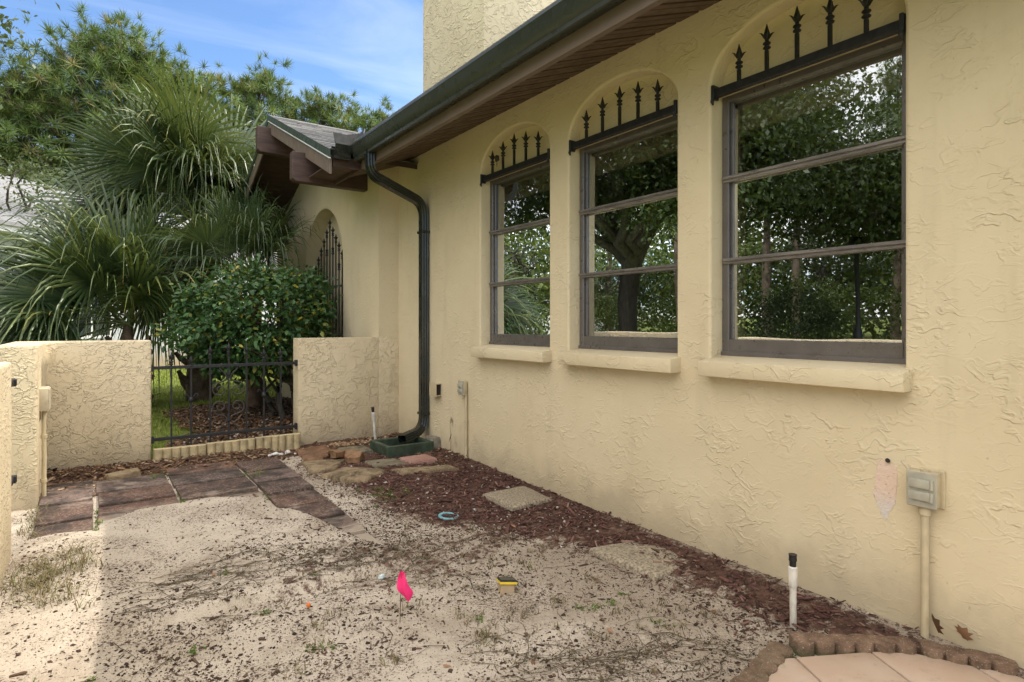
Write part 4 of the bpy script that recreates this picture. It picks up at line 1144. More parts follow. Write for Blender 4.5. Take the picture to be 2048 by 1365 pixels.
# wasp nest like dried leaf caught on the far window grille
mb = MB()
mb.add([Vector((W+0.018, 4.13, 2.665)) + Vector(p) for p in ((0, 0.03, 0.02), (-0.01, 0.0, 0.035), (0, -0.035, 0.02), (0.006, -0.03, -0.015), (-0.006, 0, -0.03), (0, 0.025, -0.012), (-0.018, 0, 0))], [(0,1,6),(1,2,6),(2,3,6),(3,4,6),(4,5,6),(5,0,6)])
mb.prism([Vector((W+0.018, 4.135, 2.635)), Vector((W+0.018, 4.125, 2.635)), Vector((W+0.016, 4.128, 2.600))], (0.003, 0, 0))
tag(mb.build('dried_leaf', M['rust'], loc=(W, 4.13, 2.66)), 'dark dried leaf caught on the spikes of the far window', 'leaf')

# dead leaves standing by the brown edging and clinging near the thin conduit
def leaf_mesh(kind):
    mb = MB()
    if kind == 'oak':
        half = [(0, 0.0), (0.012, 0.012), (0.030, 0.006), (0.022, 0.030), (0.046, 0.044), (0.028, 0.054), (0.036, 0.082), (0.014, 0.076), (0, 0.105)]
    else:
        half = [(0, 0.0), (0.010, 0.012), (0.016, 0.030), (0.013, 0.052), (0.005, 0.070), (0, 0.082)]
    n = len(half); vs = []
    for s_ in (-1, 0, 1):
        for w_, l in half: vs.append((s_*w_, l, (0.35*w_ if s_ else 0) + 1.6*(l-0.04)**2))
    mb.add(vs, [(j, j+1, n+j+1, n+j) for j in range(n-1)] + [(n+j, n+j+1, 2*n+j+1, 2*n+j) for j in range(n-1)])
    return mb.mesh('fallen_leaf', M['deadleaf'], smooth=60)
LM = {'oak': leaf_mesh('oak'), 'plain': leaf_mesh('plain')}
def fallen(kind, loc, rot, s_, lab, grp=None):
    o = link_mesh('fallen_leaf', LM[kind], None, loc); o.rotation_euler = rot; o.scale = (s_, s_, s_)
    tag(o, lab, 'leaf', grp); return o
fallen('oak', (2.70, 0.93, 0.075), (R(70), 0, R(50)), 0.8, 'curled brown oak leaf standing beside the base of the thick tan conduit')
fallen('oak', (2.735, 0.845, 0.070), (R(62), R(15), R(75)), 0.7, 'lobed brown oak leaf leaning on the wall behind the short edging block')
fallen('plain', (W-0.03, 4.83, 0.36), (R(100), R(20), R(80)), 0.9, 'upper withered leaf on the stem at the wall by the thin conduit')
fallen('plain', (W-0.04, 4.78, 0.28), (R(-70), R(10), R(70)), 1.1, 'lower withered leaf on the stem at the wall by the thin conduit')
for k in range(22):
    x = random.uniform(0.2, 2.3); y = random.uniform(1.35, 3.5)
    fallen('plain', (x, y, gh(x, y)+0.008), (R(random.uniform(-25, 25)), R(random.uniform(-25, 25)), random.uniform(0, 6.3)), random.uniform(0.35, 0.6), 'small dry brown leaf fallen on the open sand', 'dry leaves on the sand')
# withered stem
tag(MB().tube([(W-0.03, 4.82, 0.06), (W-0.025, 4.83, 0.22), (W-0.03, 4.84, 0.40)], [0.003, 0.002, 0.001], 5).build('dead_stem', M['wire'], loc=(W-0.03, 4.82, 0.06)), 'thin dead weed stem against the wall by the small outlet', 'plant')

# ------------------------------------------------------------------ loose cover on the ground (nobody could count it)
def gsample(n, fn, box):
    """n ground points accepted with probability fn(x, y)"""
    out = []
    x0, x1, y0, y1 = box
    while len(out) < n:
        x = random.uniform(x0, x1); y = random.uniform(y0, y1)
        if random.random() < fn(x, y): out.append((x, y, ground_h(x, y)))
    return np.array(out)
def near_bias(y): return 0.35 + 0.65*sst(4.6, 1.2, y)
CR = np.array([(1,0,0),(0.2,0.9,0),(-0.9,0.2,0),(-0.3,-0.8,0),(0.1,0.1,0.55),(0,0,-0.4)], float)
CRF = [(0,1,4),(1,2,4),(2,3,4),(3,0,4),(1,0,5),(2,1,5),(3,2,5),(0,3,5)]
def on_paver(x, y): return -0.28 < x < 1.37 and 4.45 < y < 5.7
def crumb_d(x, y):
    if x - mulch_edge(y) > 0.05 or on_paver(x, y): return 0.05
    n = mnoise.noise(Vector((x*1.7, y*1.7, 4)))*0.5+0.5
    k = 0.10 + 1.1*max(0, n-0.35)
    if x < 0.05: k *= 0.85
    if -0.1 < x < 1.2 and 3.6 < y < 4.6: k *= 0.25
    return min(1, k)
P = gsample(22000, crumb_d, (-0.34, 2.7, 0.9, 5.6))
s = rng.lognormal(np.log(0.0032), 0.62, len(P)).clip(0.0014, 0.014)
V, F = scatter(CR, CRF, P + np.array([0, 0, 0.001]), rand_rot(len(P), 0.35), s)
o = npobj('peat_crumbs', V, F, M['peat'], v=np.repeat(rng.random(len(P)), 6)); o['kind'] = 'stuff'
BX = np.array([(-.5,-.5,-.5),(.5,-.5,-.5),(.5,.5,-.5),(-.5,.5,-.5),(-.35,-.4,.5),(.45,-.4,.5),(.4,.35,.5),(-.4,.4,.5)], float)
BXF = [(0,3,2,1),(4,5,6,7),(0,1,5,4),(1,2,6,5),(2,3,7,6),(3,0,4,7)]
def chips(name, n, fn, box, mat, lmean, smin=0.25, hf=None, tilt=0.25, lift=0.006):
    P = gsample(n, fn, box) if hf is None else hf
    n = len(P)
    L = rng.lognormal(np.log(lmean), 0.5, n).clip(0.006, 0.085)
    S = np.stack([L, L*rng.uniform(0.12, smin, n), L*rng.uniform(0.05, 0.12, n)], -1)
    P = P + np.stack([np.zeros(n), np.zeros(n), rng.uniform(0.0, lift, n)], -1)
    V, F = scatter(BX, BXF, P, rand_rot(n, tilt), S)
    o = npobj(name, V, F, mat, v=np.repeat(rng.random(n), 8)); o['kind'] = 'stuff'
    return o
def mulch_d(x, y):
    e = x - mulch_edge(y)
    k = sst(-0.22, 0.22, e + mnoise.noise(Vector((x*3, y*3, 6)))*0.26)*(0.45 + 0.55*sst(-0.3, 0.3, mnoise.noise(Vector((x*4, y*4, 16)))))
    if y > 4.4: k *= 0.6
    if y < 2.6 and x > 2.68: k *= 0.45
    return k * (1 if y > 0.99 else 0)
chips('mulch_chips', 10000, mulch_d, (1.3, 2.75, 0.95, 5.2), M['mulch'], 0.020, tilt=0.3, lift=0.016)
chips('mulch_strays', 2600, lambda x, y: 0.2 if x - mulch_edge(y) > -0.7 else 0.03, (0.4, 2.5, 1.2, 4.6), M['mulch'], 0.014)
chips('sand_fibres', 3500, crumb_d, (-0.34, 2.5, 0.95, 4.2), M['peat'], 0.012, 0.22, tilt=0.2)
def corner_d(x, y):
    a = sst(5.35, 5.62, y)*sst(1.5, 1.2, x)
    b = sst(5.0, 5.2, y)*sst(0.06, -0.05, x)*0.8
    c = 0.25*sst(5.45, 5.6, y)
    d = 0.4*(1 if (x > 2.45 and y > 4.5) else 0)
    return max(a, b, c, d)
chips('bark_litter', 4200, corner_d, (-0.28, 2.74, 4.4, 5.98), M['leaflitter'], 0.026, 0.5, lift=0.02)
# grit and pebbles among the mulch
def grit_d(x, y): return 0.7 if x - mulch_edge(y) > -0.15 and y > 2.6 else 0.05
P = gsample(380, grit_d, (1.2, 2.72, 2.2, 5.4))
V, F = scatter(CR, CRF, P + np.array([0, 0, 0.008]), rand_rot(len(P), 0.3), rng.lognormal(np.log(0.0075), 0.5, len(P)).clip(0.003, 0.022))
o = npobj('grit', V, F, M['pebble'], v=np.repeat(rng.random(len(P)), 6)); o['kind'] = 'stuff'
P = np.array([(x, y, ground_h(x, y)) for x, y in ((random.gauss(2.1, 0.13), random.gauss(5.72, 0.06)) if random.random() < .6 else (random.gauss(2.48, 0.10), random.gauss(5.72, 0.09)) for _ in range(120)) if y < 5.98 and x < 2.72])
V, F = scatter(CR, CRF, P + np.array([0, 0, 0.014]), rand_rot(len(P), 0.4), rng.uniform(0.014, 0.034, len(P)))
o = npobj('rubble', V, F, M['rubblepebble'], v=np.repeat(rng.random(len(P)), 6)); o['kind'] = 'stuff'

# dead runners trailing over the sand
def poly_strip(path, w):
    """thin three sided tube, as arrays"""
    path = np.array(path); n = len(path)
    t = np.gradient(path, axis=0); t /= np.linalg.norm(t, axis=1, keepdims=True)+1e-9
    up = np.array([0, 0, 1.0]); s_ = np.cross(t, up); s_ /= np.linalg.norm(s_, axis=1, keepdims=True)+1e-9
    u = np.cross(s_, t)
    w = np.asarray(w).reshape(-1, 1)*np.ones((n, 1))
    V = np.stack([path + s_*w, path - s_*w, path + u*w*1.2], 1).reshape(-1, 3)
    F = [(i*3+j, i*3+(j+1) % 3, (i+1)*3+(j+1) % 3, (i+1)*3+j) for i in range(n-1) for j in range(3)]
    return V, np.array(F)
VV, FF, vv = [], [], []; off = 0
def addpoly(path, w, v):
    global off
    V, F = poly_strip(path, w)
    VV.append(V); FF.append(F+off); vv.append(np.full(len(V), v)); off += len(V)
def runner(x, y, a, L, w, depth=0):
    path = []; st = 0.03; k = max(4, int(L/st))
    for i in range(k):
        path.append((x, y, ground_h(x, y) + 0.004 + 0.010*max(0, mnoise.noise(Vector((x*6, y*6, 11))))))
        x += math.cos(a)*st; y += math.sin(a)*st; a += random.gauss(0, 0.24)
        if depth < 2 and random.random() < 0.30: runner(x, y, a + random.choice((-1, 1))*random.uniform(0.4, 1.1), L*random.uniform(0.12, 0.4), w*0.7, depth+1)
        if x > 2.6 or x < -0.3: break
    if len(path) > 2: addpoly(path, [w*(1-0.6*i/len(path)) for i in range(len(path))], random.uniform(0.0, 0.5))
for _ in range(30): # band from the left tuft to the flag
    t_ = random.random(); runner(0.05 + 0.55*t_ + random.gauss(0, 0.12), 3.10 + 0.2*t_ + random.gauss(0, 0.12), R(random.uniform(-25, 25)), random.uniform(0.15, 0.5), 0.0019)
for _ in range(30):
    t_ = random.random(); runner(0.7 + 0.8*t_, 3.15 - 0.25*t_ + random.gauss(0, 0.13), R(random.uniform(-50, 30)), random.uniform(0.15, 0.5), 0.0019)
for _ in range(34): # lower right
    t_ = random.random(); runner(1.15 + 0.9*t_, 1.85 - 0.45*t_ + random.gauss(0, 0.10), R(random.uniform(-60, 10)), random.uniform(0.12, 0.42), 0.0019)
for _ in range(16):
    runner(random.uniform(0.0, 2.0), random.uniform(1.6, 3.6), random.uniform(0, 6.3), random.uniform(0.1, 0.35), 0.0016)
o = npobj('dead_runners', np.concatenate(VV), np.concatenate(FF), M['drygrass'], v=np.concatenate(vv)*0.9, smooth=True); o['kind'] = 'stuff'

# grass blades: little three point strips
def blades(roots, L, lean, width, seg=3):
    n = len(roots); a = rng.uniform(0, 2*np.pi, n)
    d = np.stack([np.cos(a), np.sin(a), np.zeros(n)], -1); s_ = np.stack([-np.sin(a), np.cos(a), np.zeros(n)], -1)
    V = np.zeros((n, 2*seg+1, 3))
    for i in range(seg+1):
        t = i/seg
        c = roots + d*(lean*L*t**1.8)[:, None] + np.array([0, 0, 1.0])*(L*(t - 0.35*lean*t*t))[:, None]
        if i < seg:
            w = width*(1-0.7*t)
            V[:, 2*i] = c - s_*np.reshape(w, (-1, 1)); V[:, 2*i+1] = c + s_*np.reshape(w, (-1, 1))
        else: V[:, 2*seg] = c
    F = []
    for i in range(seg-1): F += [(2*i, 2*i+1, 2*i+3), (2*i, 2*i+3, 2*i+2)]
    F.append((2*seg-2, 2*seg-1, 2*seg))
    F = np.array(F); k = 2*seg+1
    FF = (F[None] + (np.arange(n)*k)[:, None, None]).reshape(-1, 3)
    return V.reshape(-1, 3), FF, k
# withered tufts and seedlings on the sand
roots, Ls, vals, leans, ws = [], [], [], [], []
def tuft(x, y, n, r_, L, v0, v1, lean=(0.4, 1.2), w=0.0022):
    for _ in range(n):
        px_, py_ = x+random.gauss(0, r_), y+random.gauss(0, r_)
        roots.append((px_, py_, ground_h(px_, py_)-0.003)); Ls.append(L*random.uniform(0.5, 1.3)); vals.append(random.uniform(v0, v1)); leans.append(random.uniform(*lean)); ws.append(w)
for _ in range(330):
    x, y = random.uniform(0.0, 2.35), random.uniform(1.3, 3.5)
    if x > mulch_edge(y): continue
    if mnoise.noise(Vector((x*1.6, y*1.6, 21))) < -0.05: continue
    tuft(x, y, random.randint(5, 13), 0.012, 0.026, 0.1, 0.75, w=0.0026)
for x, y in ((1.2,2.45),(1.35,2.25),(1.75,2.1),(1.9,1.9),(1.3,2.0),(0.75,2.35),(0.55,2.9),(0.62,2.25),(0.3,2.2),(1.9,2.5),(0.95,2.1),(2.0,1.65),(0.36,2.22),(0.75,2.5),(0.95,3.3),(1.5,2.9),(2.05,2.2),(0.9,2.6)):
    tuft(x, y, 26, 0.03, 0.035, 0.25, 0.95, w=0.0025)
for x, y in ((1.8,2.0),(1.86,1.96),(1.95,1.95),(2.06,2.0),(0.78,2.34),(0.72,2.36),(0.33,2.6),(0.63,2.75),(1.38,2.18),(0.9,2.95),(0.36,2.21),(-0.1,2.55),(0.0,2.6),(-0.15,2.62),(2.0,1.72),(0.55,3.2)):
    tuft(x, y, 14, 0.015, 0.022, 0.93, 1.0, (0.8, 1.6), 0.0045)
for _ in range(40):      # weeds in the paver joints and by the gate
    x, y = random.choice([(0.51, random.uniform(4.5, 5.6)), (1.02, random.uniform(4.3, 5.5)), (0.04, random.uniform(4.2, 5.0)), (random.uniform(0.5, 1.4), random.uniform(5.6, 5.85))])
    tuft(x, y, 9, 0.012, 0.03, 0.90, 1.0, (0.6, 1.5), 0.003)
tuft(1.08, 5.0, 24, 0.03, 0.11, 0.88, 0.97, (0.7, 1.6), 0.0026); tuft(0.42, 5.36, 20, 0.03, 0.09, 0.86, 0.96, (0.7, 1.6), 0.0026)
for _ in range(26): tuft(random.gauss(1.72, 0.09), random.gauss(4.02, 0.08), 8, 0.012, 0.03, 0.88, 1.0, (0.5, 1.4), 0.003)
for _ in range(10): tuft(random.gauss(2.12, 0.05), random.gauss(4.95, 0.03), 8, 0.012, 0.026, 0.93, 1.0, (0.5, 1.4), 0.004)
for _ in range(36): tuft(random.gauss(-0.26, 0.03), random.uniform(4.25, 4.95), 7, 0.02, 0.06, 0.3, 0.9, (0.6, 1.6), 0.0022)
for _ in range(60):      # moss and weeds at the foot of the brown edging
    t_ = random.random(); tuft(1.80+0.42*t_, 1.165+0.075*t_+random.gauss(0, .008), 7, 0.008, 0.014, 0.93, 1.0, (0.5, 1.5), 0.003)
V, F, k = blades(np.array(roots), np.array(Ls), np.array(leans), np.array(ws))
o = npobj('weeds', V, F, M['drygrass'], v=np.repeat(np.array(vals), k)); o['kind'] = 'stuff'
# the big tuft by the near wall end
roots, Ls, vals, leans, ws = [], [], [], [], []
for _ in range(46): tuft(random.gauss(-0.13, 0.10), random.gauss(3.66, 0.16), 13, 0.022, 0.085, 0.3, 0.95, (0.5, 1.7), 0.0020)
V, F, k = blades(np.array(roots), np.array(Ls), np.array(leans), np.array(ws))
o = npobj('grass_tuft', V, F, M['drygrass'], loc=(-0.13, 3.66, 0.05), v=np.repeat(np.array(vals), k))
tag(o, 'large half dry grass tuft in the sun by the near wall end', 'grass')

# lawn beyond the gate
def lawn_pts(n, box):
    x = rng.uniform(box[0], box[1], n); y = rng.uniform(box[2], box[3], n)
    P = np.stack([x, y, np.zeros(n)], -1)
    keep = np.array([bed_edge(a, b) < 0.02 for a, b in zip(x, y)])
    P = P[keep]; P[:, 2] = [far_h(a, b)-0.02 for a, b, _ in P]
    return P
P1 = lawn_pts(26000, (-1.0, 3.4, 6.25, 12.0)); P2 = lawn_pts(22000, (-5.0, 6.0, 11.5, 19.0))
P = np.concatenate([P1, P2]); n = len(P)
L = rng.uniform(0.05, 0.10, n); wd = np.concatenate([np.full(len(P1), 0.004), np.full(len(P2), 0.009)])
V, F, k = blades(P, L, rng.uniform(0.2, 1.1, n), wd, 2)
o = npobj('grass', V, F, M['grass'], v=np.repeat(rng.random(n), k)); o['kind'] = 'stuff'
def bed_pts(n):
    out = []
    while len(out) < n:
        x, y = random.uniform(0.2, 2.5), random.uniform(6.1, 10.3)
        if bed_edge(x, y) > -0.04: out.append((x, y, far_h(x, y)+0.012))
    return np.array(out)
chips('bed_litter', 6500, None, None, M['leaflitter'], 0.034, 0.6, hf=bed_pts(6500), tilt=0.35, lift=0.03)
P = bed_pts(500); P = P[P[:, 1] < 8.2]
V, F = scatter(CR, CRF, P + np.array([0, 0, 0.01]), rand_rot(len(P), 0.3), rng.uniform(0.008, 0.026, len(P)))
o = npobj('bed_stones', V, F, M['pebble'], v=np.repeat(rng.random(len(P)), 6)); o['kind'] = 'stuff'

# ------------------------------------------------------------------ palms
RV = np.array([0.815, -0.579, 0]); TV = np.array([-0.579, -0.815, 0]); ZV = np.array([0, 0, 1.0])
def keep_off_wall(V):
    """foliage rests against the porch wall instead of passing through it"""
    m = (V[:, 1] > 6.0) & (V[:, 2] < 3.2)
    V[m, 0] = np.minimum(V[m, 0], 2.50 - 0.02*rng.random(m.sum()))
    return V
def fan_leaf(base, d, pet, L, nseg=38, spread=110, droop=0.55, dead=0.0):
    d = np.array(d, float); d /= np.linalg.norm(d)
    # petiole arching out and down
    hub = base + d*pet; hub[2] -= 0.10*pet*pet
    dd = d.copy(); dd[2] -= 0.22*pet; dd /= np.linalg.norm(dd)
    nrm = ZV*rng.uniform(0.15, 0.9) + TV*rng.uniform(-0.1, 1.1) + RV*rng.uniform(-0.4, 0.4); side = np.cross(dd, nrm)
    if np.linalg.norm(side) < 0.15: side = np.cross(dd, RV)
    side /= np.linalg.norm(side); up = np.cross(side, dd)
    tw = rng.normal(0, 0.25); side, up = side*math.cos(tw) + up*math.sin(tw), up*math.cos(tw) - side*math.sin(tw)
    VV, FF, v = [], [], []; off = 0
    pts = [base + d*pet*t + np.array([0, 0, -0.10*pet*pet*t*t]) for t in np.linspace(0, 1, 7)]
    pv, pf = poly_strip(np.array(pts), np.linspace(0.020, 0.011, 7))
    VV.append(pv); FF.append(pf); v.append(np.full(len(pv), 0.66)); off += len(pv)
    ns = 7
    ts = np.linspace(0.02, 1, ns)
    age0 = rng.uniform(0.08, 0.5)
    for i in range(nseg):
        a = math.radians(spread)*(2*(i+.5)/nseg - 1)
        da = math.radians(spread)*2/nseg
        l = L*(0.70 + 0.30*math.cos(a*0.75))*rng.uniform(0.90, 1.08)
        u = math.cos(a)*dd + math.sin(a)*side
        sd = -math.sin(a)*dd + math.cos(a)*side
        bend = droop*rng.uniform(0.4, 2.2)
        start = rng.uniform(0.40, 0.70)
        snap = rng.random() < 0.35
        age = age0 + rng.uniform(-0.2, 0.28)
        for j, t in enumerate(ts):
            p = hub + u*l*t + up*(0.20*abs(math.sin(a))*l*t - 0.16*l*t*t*math.cos(a))
            g = max(0, t-start)
            p[2] -= bend*l*(g**2)*2.2 + (l*0.5*max(0, t-0.68) if snap else 0)
            p -= u*l*bend*0.9*g*g
            wj = l*t*da*0.52
            wt_ = min(wj, l*0.30*da*0.54) * (1 if t < 0.34 else max(0.05, (1-(t-0.34)/0.665)**0.7))
            ridge = up*wt_*0.55
            VV.append(np.array([p - sd*wt_, p + ridge, p + sd*wt_]))
            tipc = 0.0 if t < 0.8 else (t-0.8)/0.2*rng.choice([0.1, 0.3, 0.5])
            v.append(np.full(3, min(1, max(dead, age + tipc))))
        b0 = off
        for j in range(ns-1):
            q = b0 + 3*j
            FF.append(np.array([(q, q+1, q+4, q+3), (q+1, q+2, q+5, q+4)]))
        off += 3*ns
    return np.concatenate(VV), np.concatenate(FF), np.concatenate(v)
def palm(x, y, zc, trunk_r, specs, label, boots=True, name='fan_palm'):
    t = empty(name, (x, y, 0.1), label, 'palm tree', 'fan palms beyond the low walls')
    mb = MB().tube([(x, y, 0.0), (x+.01, y, zc*0.4), (x, y+.01, zc*0.8), (x, y, zc)], [trunk_r*1.15, trunk_r, trunk_r*0.9, trunk_r*0.5], 12)
    if boots:
        for k in range(46):
            a = k*2.4; z = 0.16 + (zc-0.5)*k/46
            d = Vector((math.cos(a), math.sin(a), 0))
            p0 = Vector((x, y, z)) + d*trunk_r*0.85
            p1 = p0 + d*random.uniform(0.10, 0.24) + Vector((0, 0, random.uniform(0.12, 0.26)))
            mb.tube([p0, (p0+p1)/2 + d*0.03, p1], [0.06, 0.045, 0.028], 5)
    mb.build('trunk', M['boots'], t, smooth=40)
    base = np.array([x, y, zc])
    for (th, lean, pet, L, dr) in specs:
        th = math.radians(th)
        d = math.sin(th)*RV + math.cos(th)*ZV + lean*TV
        V, F, v = fan_leaf(base + rng.normal(0, 0.05, 3), d, pet, L, droop=dr)
        npobj('frond', keep_off_wall(V), F, M['palmleaf'], t, v=v)
    return t
sp = []
for k, th in enumerate(np.linspace(-160, 100, 46)):
    right = th > 25
    lean = rng.uniform(-0.5, 0.95) if not right else rng.uniform(-0.2, 0.7)
    sp.append((th + rng.uniform(-9, 9), lean, rng.uniform(0.7, 1.3)*(0.62 if right else 1), rng.uniform(1.2, 1.6)*(0.8 if right else 1), rng.uniform(0.10, 0.48)))
for _ in range(9): sp.append((rng.uniform(12, 62), rng.uniform(0.4, 1.1), rng.uniform(0.7, 1.1), rng.uniform(0.95, 1.2), rng.uniform(0.4, 0.8)))
for _ in range(9): sp.append((rng.uniform(-80, 60), rng.uniform(0.6, 1.3), rng.uniform(0.6, 1.1), rng.uniform(1.0, 1.4), rng.uniform(0.2, 0.6)))
for _ in range(10): sp.append((rng.uniform(-170, 170), rng.uniform(0.8, 1.6), rng.uniform(0.6, 1.0), rng.uniform(0.95, 1.2), rng.uniform(0.4, 0.8)))
palm(1.42, 10.55, 3.05, 0.17, sp, 'tall fan palm with a wide crown rising behind the leafy shrub')
sp = []
for k, th in enumerate(np.linspace(-115, 40, 25)):
    sp.append((th + rng.uniform(-8, 8), rng.uniform(0.0, 1.0), rng.uniform(0.6, 1.15)*(0.8 if th > -20 else 1), rng.uniform(1.1, 1.5), rng.uniform(0.12, 0.5)))
palm(0.42, 9.55, 1.30, 0.09, sp, 'low fan palm drooping its fronds over the left stucco wall', boots=True)
sp = [(rng.uniform(-75, 55), rng.uniform(-0.1, 0.9), rng.uniform(0.45, 0.8), rng.uniform(0.75, 1.0), rng.uniform(0.3, 0.7)) for _ in range(17)]
palm(1.86, 8.75, 1.95, 0.10, sp, 'small dark fan palm in the shade close to the porch arch', boots=False)

# ------------------------------------------------------------------ the leafy shrub
LF = np.array([(0,0,0),(0.30,-0.26,0.07),(0.68,-0.22,0.05),(1.0,0,-0.05),(0.68,0.22,0.05),(0.30,0.26,0.07)], float) - np.array([0, 0, 0])
LFF = [(0,1,2,3),(0,3,4,5)]
sh = empty('shrub', (1.75, 7.5, 0.1), 'dense glossy green shrub with yellowing leaves behind the iron gate', 'shrub')
cs = np.array([1.70, 7.60, 1.32]); rad = np.array([0.96, 0.88, 0.66])
cl = []
while len(cl) < 330:
    u = rng.normal(size=3); u /= np.linalg.norm(u)
    p = cs + u*rad*(rng.uniform(0.55, 1.0)**0.6)*(1 + 0.34*mnoise.noise(Vector(u*2.3)))
    w = p - cs
    right = w @ RV
    lowlim = 0.62 + 0.15*abs(right) + (0.18 if right > 0.45 else 0)
    p[2] += 0.10*mnoise.noise(Vector(p*2.1))
    if p[0] > 2.42 or p[2] < lowlim: continue
    cl.append(p)
cl = np.array(cl)
pts = []; dirs = []
for c in cl:
    k = rng.integers(26, 50)
    q = c + rng.normal(0, 0.075, (k, 3))
    pts.append(q); dirs.append((c-cs)/np.linalg.norm(c-cs)*0.5 + rng.normal(0, 0.6, (k, 3)) + np.array([0, 0, -0.25]))
pts = np.concatenate(pts); dirs = np.concatenate(dirs); dirs[:, 2] = np.clip(dirs[:, 2], -1.4, 0.6)
m = (pts[:, 0] < 2.46) & (pts[:, 1] > 6.45); pts, dirs = pts[m], dirs[m]
def leaf_rot(D, upb=0.8):
    D = D/np.linalg.norm(D, axis=1, keepdims=True)
    A = rng.normal(0, 0.5, D.shape) + np.array([0, 0, 1.0]) + TV*upb*0.6
    Yv = np.cross(A, D); Yv /= np.linalg.norm(Yv, axis=1, keepdims=True)
    return np.stack([D, Yv, np.cross(D, Yv)], -1)
Rm = leaf_rot(dirs)
front = np.argsort(-(pts @ TV) - 0.15*pts[:, 2])
single = front[:280]; rest = front[280:]
V, F = scatter(LF, LFF, pts[rest], Rm[rest], rng.uniform(0.042, 0.088, len(rest)))
vals = rng.random(len(rest))
fo = npobj('foliage', V, F, M['shrubleaf'], sh, v=np.repeat(vals, 6)); fo['kind'] = 'stuff'
lme = npmesh('leaf', LF, LFF, M['shrubleaf_obj'])
for i in single:
    o = link_mesh('leaf', lme, sh)
    mt = Matrix([list(r) + [0] for r in Rm[i]] + [[0, 0, 0, 1]])
    s_ = rng.uniform(0.048, 0.088)
    o.matrix_local = Matrix.Translation(Vector(pts[i]) - rootloc(sh)) @ mt @ Matrix.Scale(s_, 4)
mb = MB()
def limb(mb, p0, p1, r0, r1, k=6, w=0.06, n=6):
    p0, p1 = Vector(p0), Vector(p1); pth = []
    sd = Vector((random.random()*10, random.random()*10, 0))
    for i in range(k+1):
        t = i/k; q = p0.lerp(p1, t)
        q += mnoise.noise_vector(q*2.2 + sd)*w*math.sin(math.pi*t)*2
        pth.append(q)
    mb.tube(pth, [r0+(r1-r0)*i/k for i in range(k+1)], n)
    return pth
for (bx, by) in ((1.92, 7.45), (2.24, 6.98), (2.06, 7.35), (1.78, 7.6)):
    top = Vector((bx-0.05, by+0.1, 0.62))
    limb(mb, (bx, by, 0.0), top, 0.045, 0.032, n=8)
    for k in range(8):
        c = cl[rng.integers(len(cl))]
        limb(mb, top + Vector((0, 0, random.uniform(-0.25, 0.05))), c, 0.020, 0.005, 6, 0.07, 5)
mb.build('stem', M['bark'], sh, smooth=60)

# ------------------------------------------------------------------ trees
QD = np.array([(0,0,0),(0.5,-0.28,0.06),(1,0,0),(0.5,0.28,0.06)], float)
QDF = [(0,1,2,3)]
def leafy_tree(name, x, y, z0, trunk, crowns, nleaf, lsize, mat, label, cat='tree', group=None, clump=0.55, per=150, limbs=14, shell=0.5, bark='bark', low=None):
    """trunk: list of (x,y,z,r) ; crowns: list of (centre, radii)"""
    t = empty(name, (x, y, z0), label, cat, group)
    mb = MB()
    if trunk: mb.tube([(p[0], p[1], p[2]) for p in trunk], [p[3] for p in trunk], 10)
    C_ = []
    ncl = max(6, nleaf//per)
    vol = [r_[0]*r_[1]*r_[2] for _, r_ in crowns]; tot = sum(vol)
    for (c, r_), vo in zip(crowns, vol):
        k = max(3, int(ncl*vo/tot))
        while k:
            u = rng.normal(size=3); u /= np.linalg.norm(u)
            p = np.array(c) + u*np.array(r_)*(rng.uniform(shell**3, 1)**(1/3))
            if low is not None and p[2] < low + 0.6*rng.random(): continue
            C_.append(p); k -= 1
    C_ = np.array(C_)
    if trunk:
        tops = trunk[3:] if name == 'oak_tree' else trunk[1:]
        for k in range(limbs):
            c = C_[rng.integers(len(C_))]; p = tops[rng.integers(len(tops))]
            limb(mb, (p[0], p[1], p[2]), c, p[3]*0.55, 0.02, 7, 0.35, 6)
        mb.build('trunk', M[bark], t, smooth=60)
    P_ = []; 
    for c in C_:
        k = int(per*rng.uniform(0.5, 1.5))
        P_.append(c + rng.normal(0, 1, (k, 3))*np.array([clump, clump, clump*0.62])*rng.uniform(0.6, 1.2))
    P_ = np.concatenate(P_)
    D = rng.normal(0, 1, P_.shape); D[:, 2] -= 0.3
    V, F = scatter(QD, QDF, P_, leaf_rot(D, 0), lsize*rng.uniform(0.6, 1.3, len(P_)))
    cv = np.clip(0.5 + 0.22*rng.normal(size=len(P_)), 0, 1)
    if name == 'oak_tree':       # larger filler leaves inside the crown, coloured darker to paint its inner shade
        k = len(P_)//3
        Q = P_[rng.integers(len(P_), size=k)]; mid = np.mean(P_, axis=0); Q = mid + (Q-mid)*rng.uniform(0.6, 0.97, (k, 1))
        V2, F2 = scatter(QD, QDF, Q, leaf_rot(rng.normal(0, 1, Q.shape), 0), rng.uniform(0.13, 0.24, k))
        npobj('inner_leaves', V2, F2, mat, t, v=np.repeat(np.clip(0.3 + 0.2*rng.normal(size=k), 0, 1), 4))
    npobj('crown', V, F, mat, t, v=np.repeat(cv, 4))
    return t
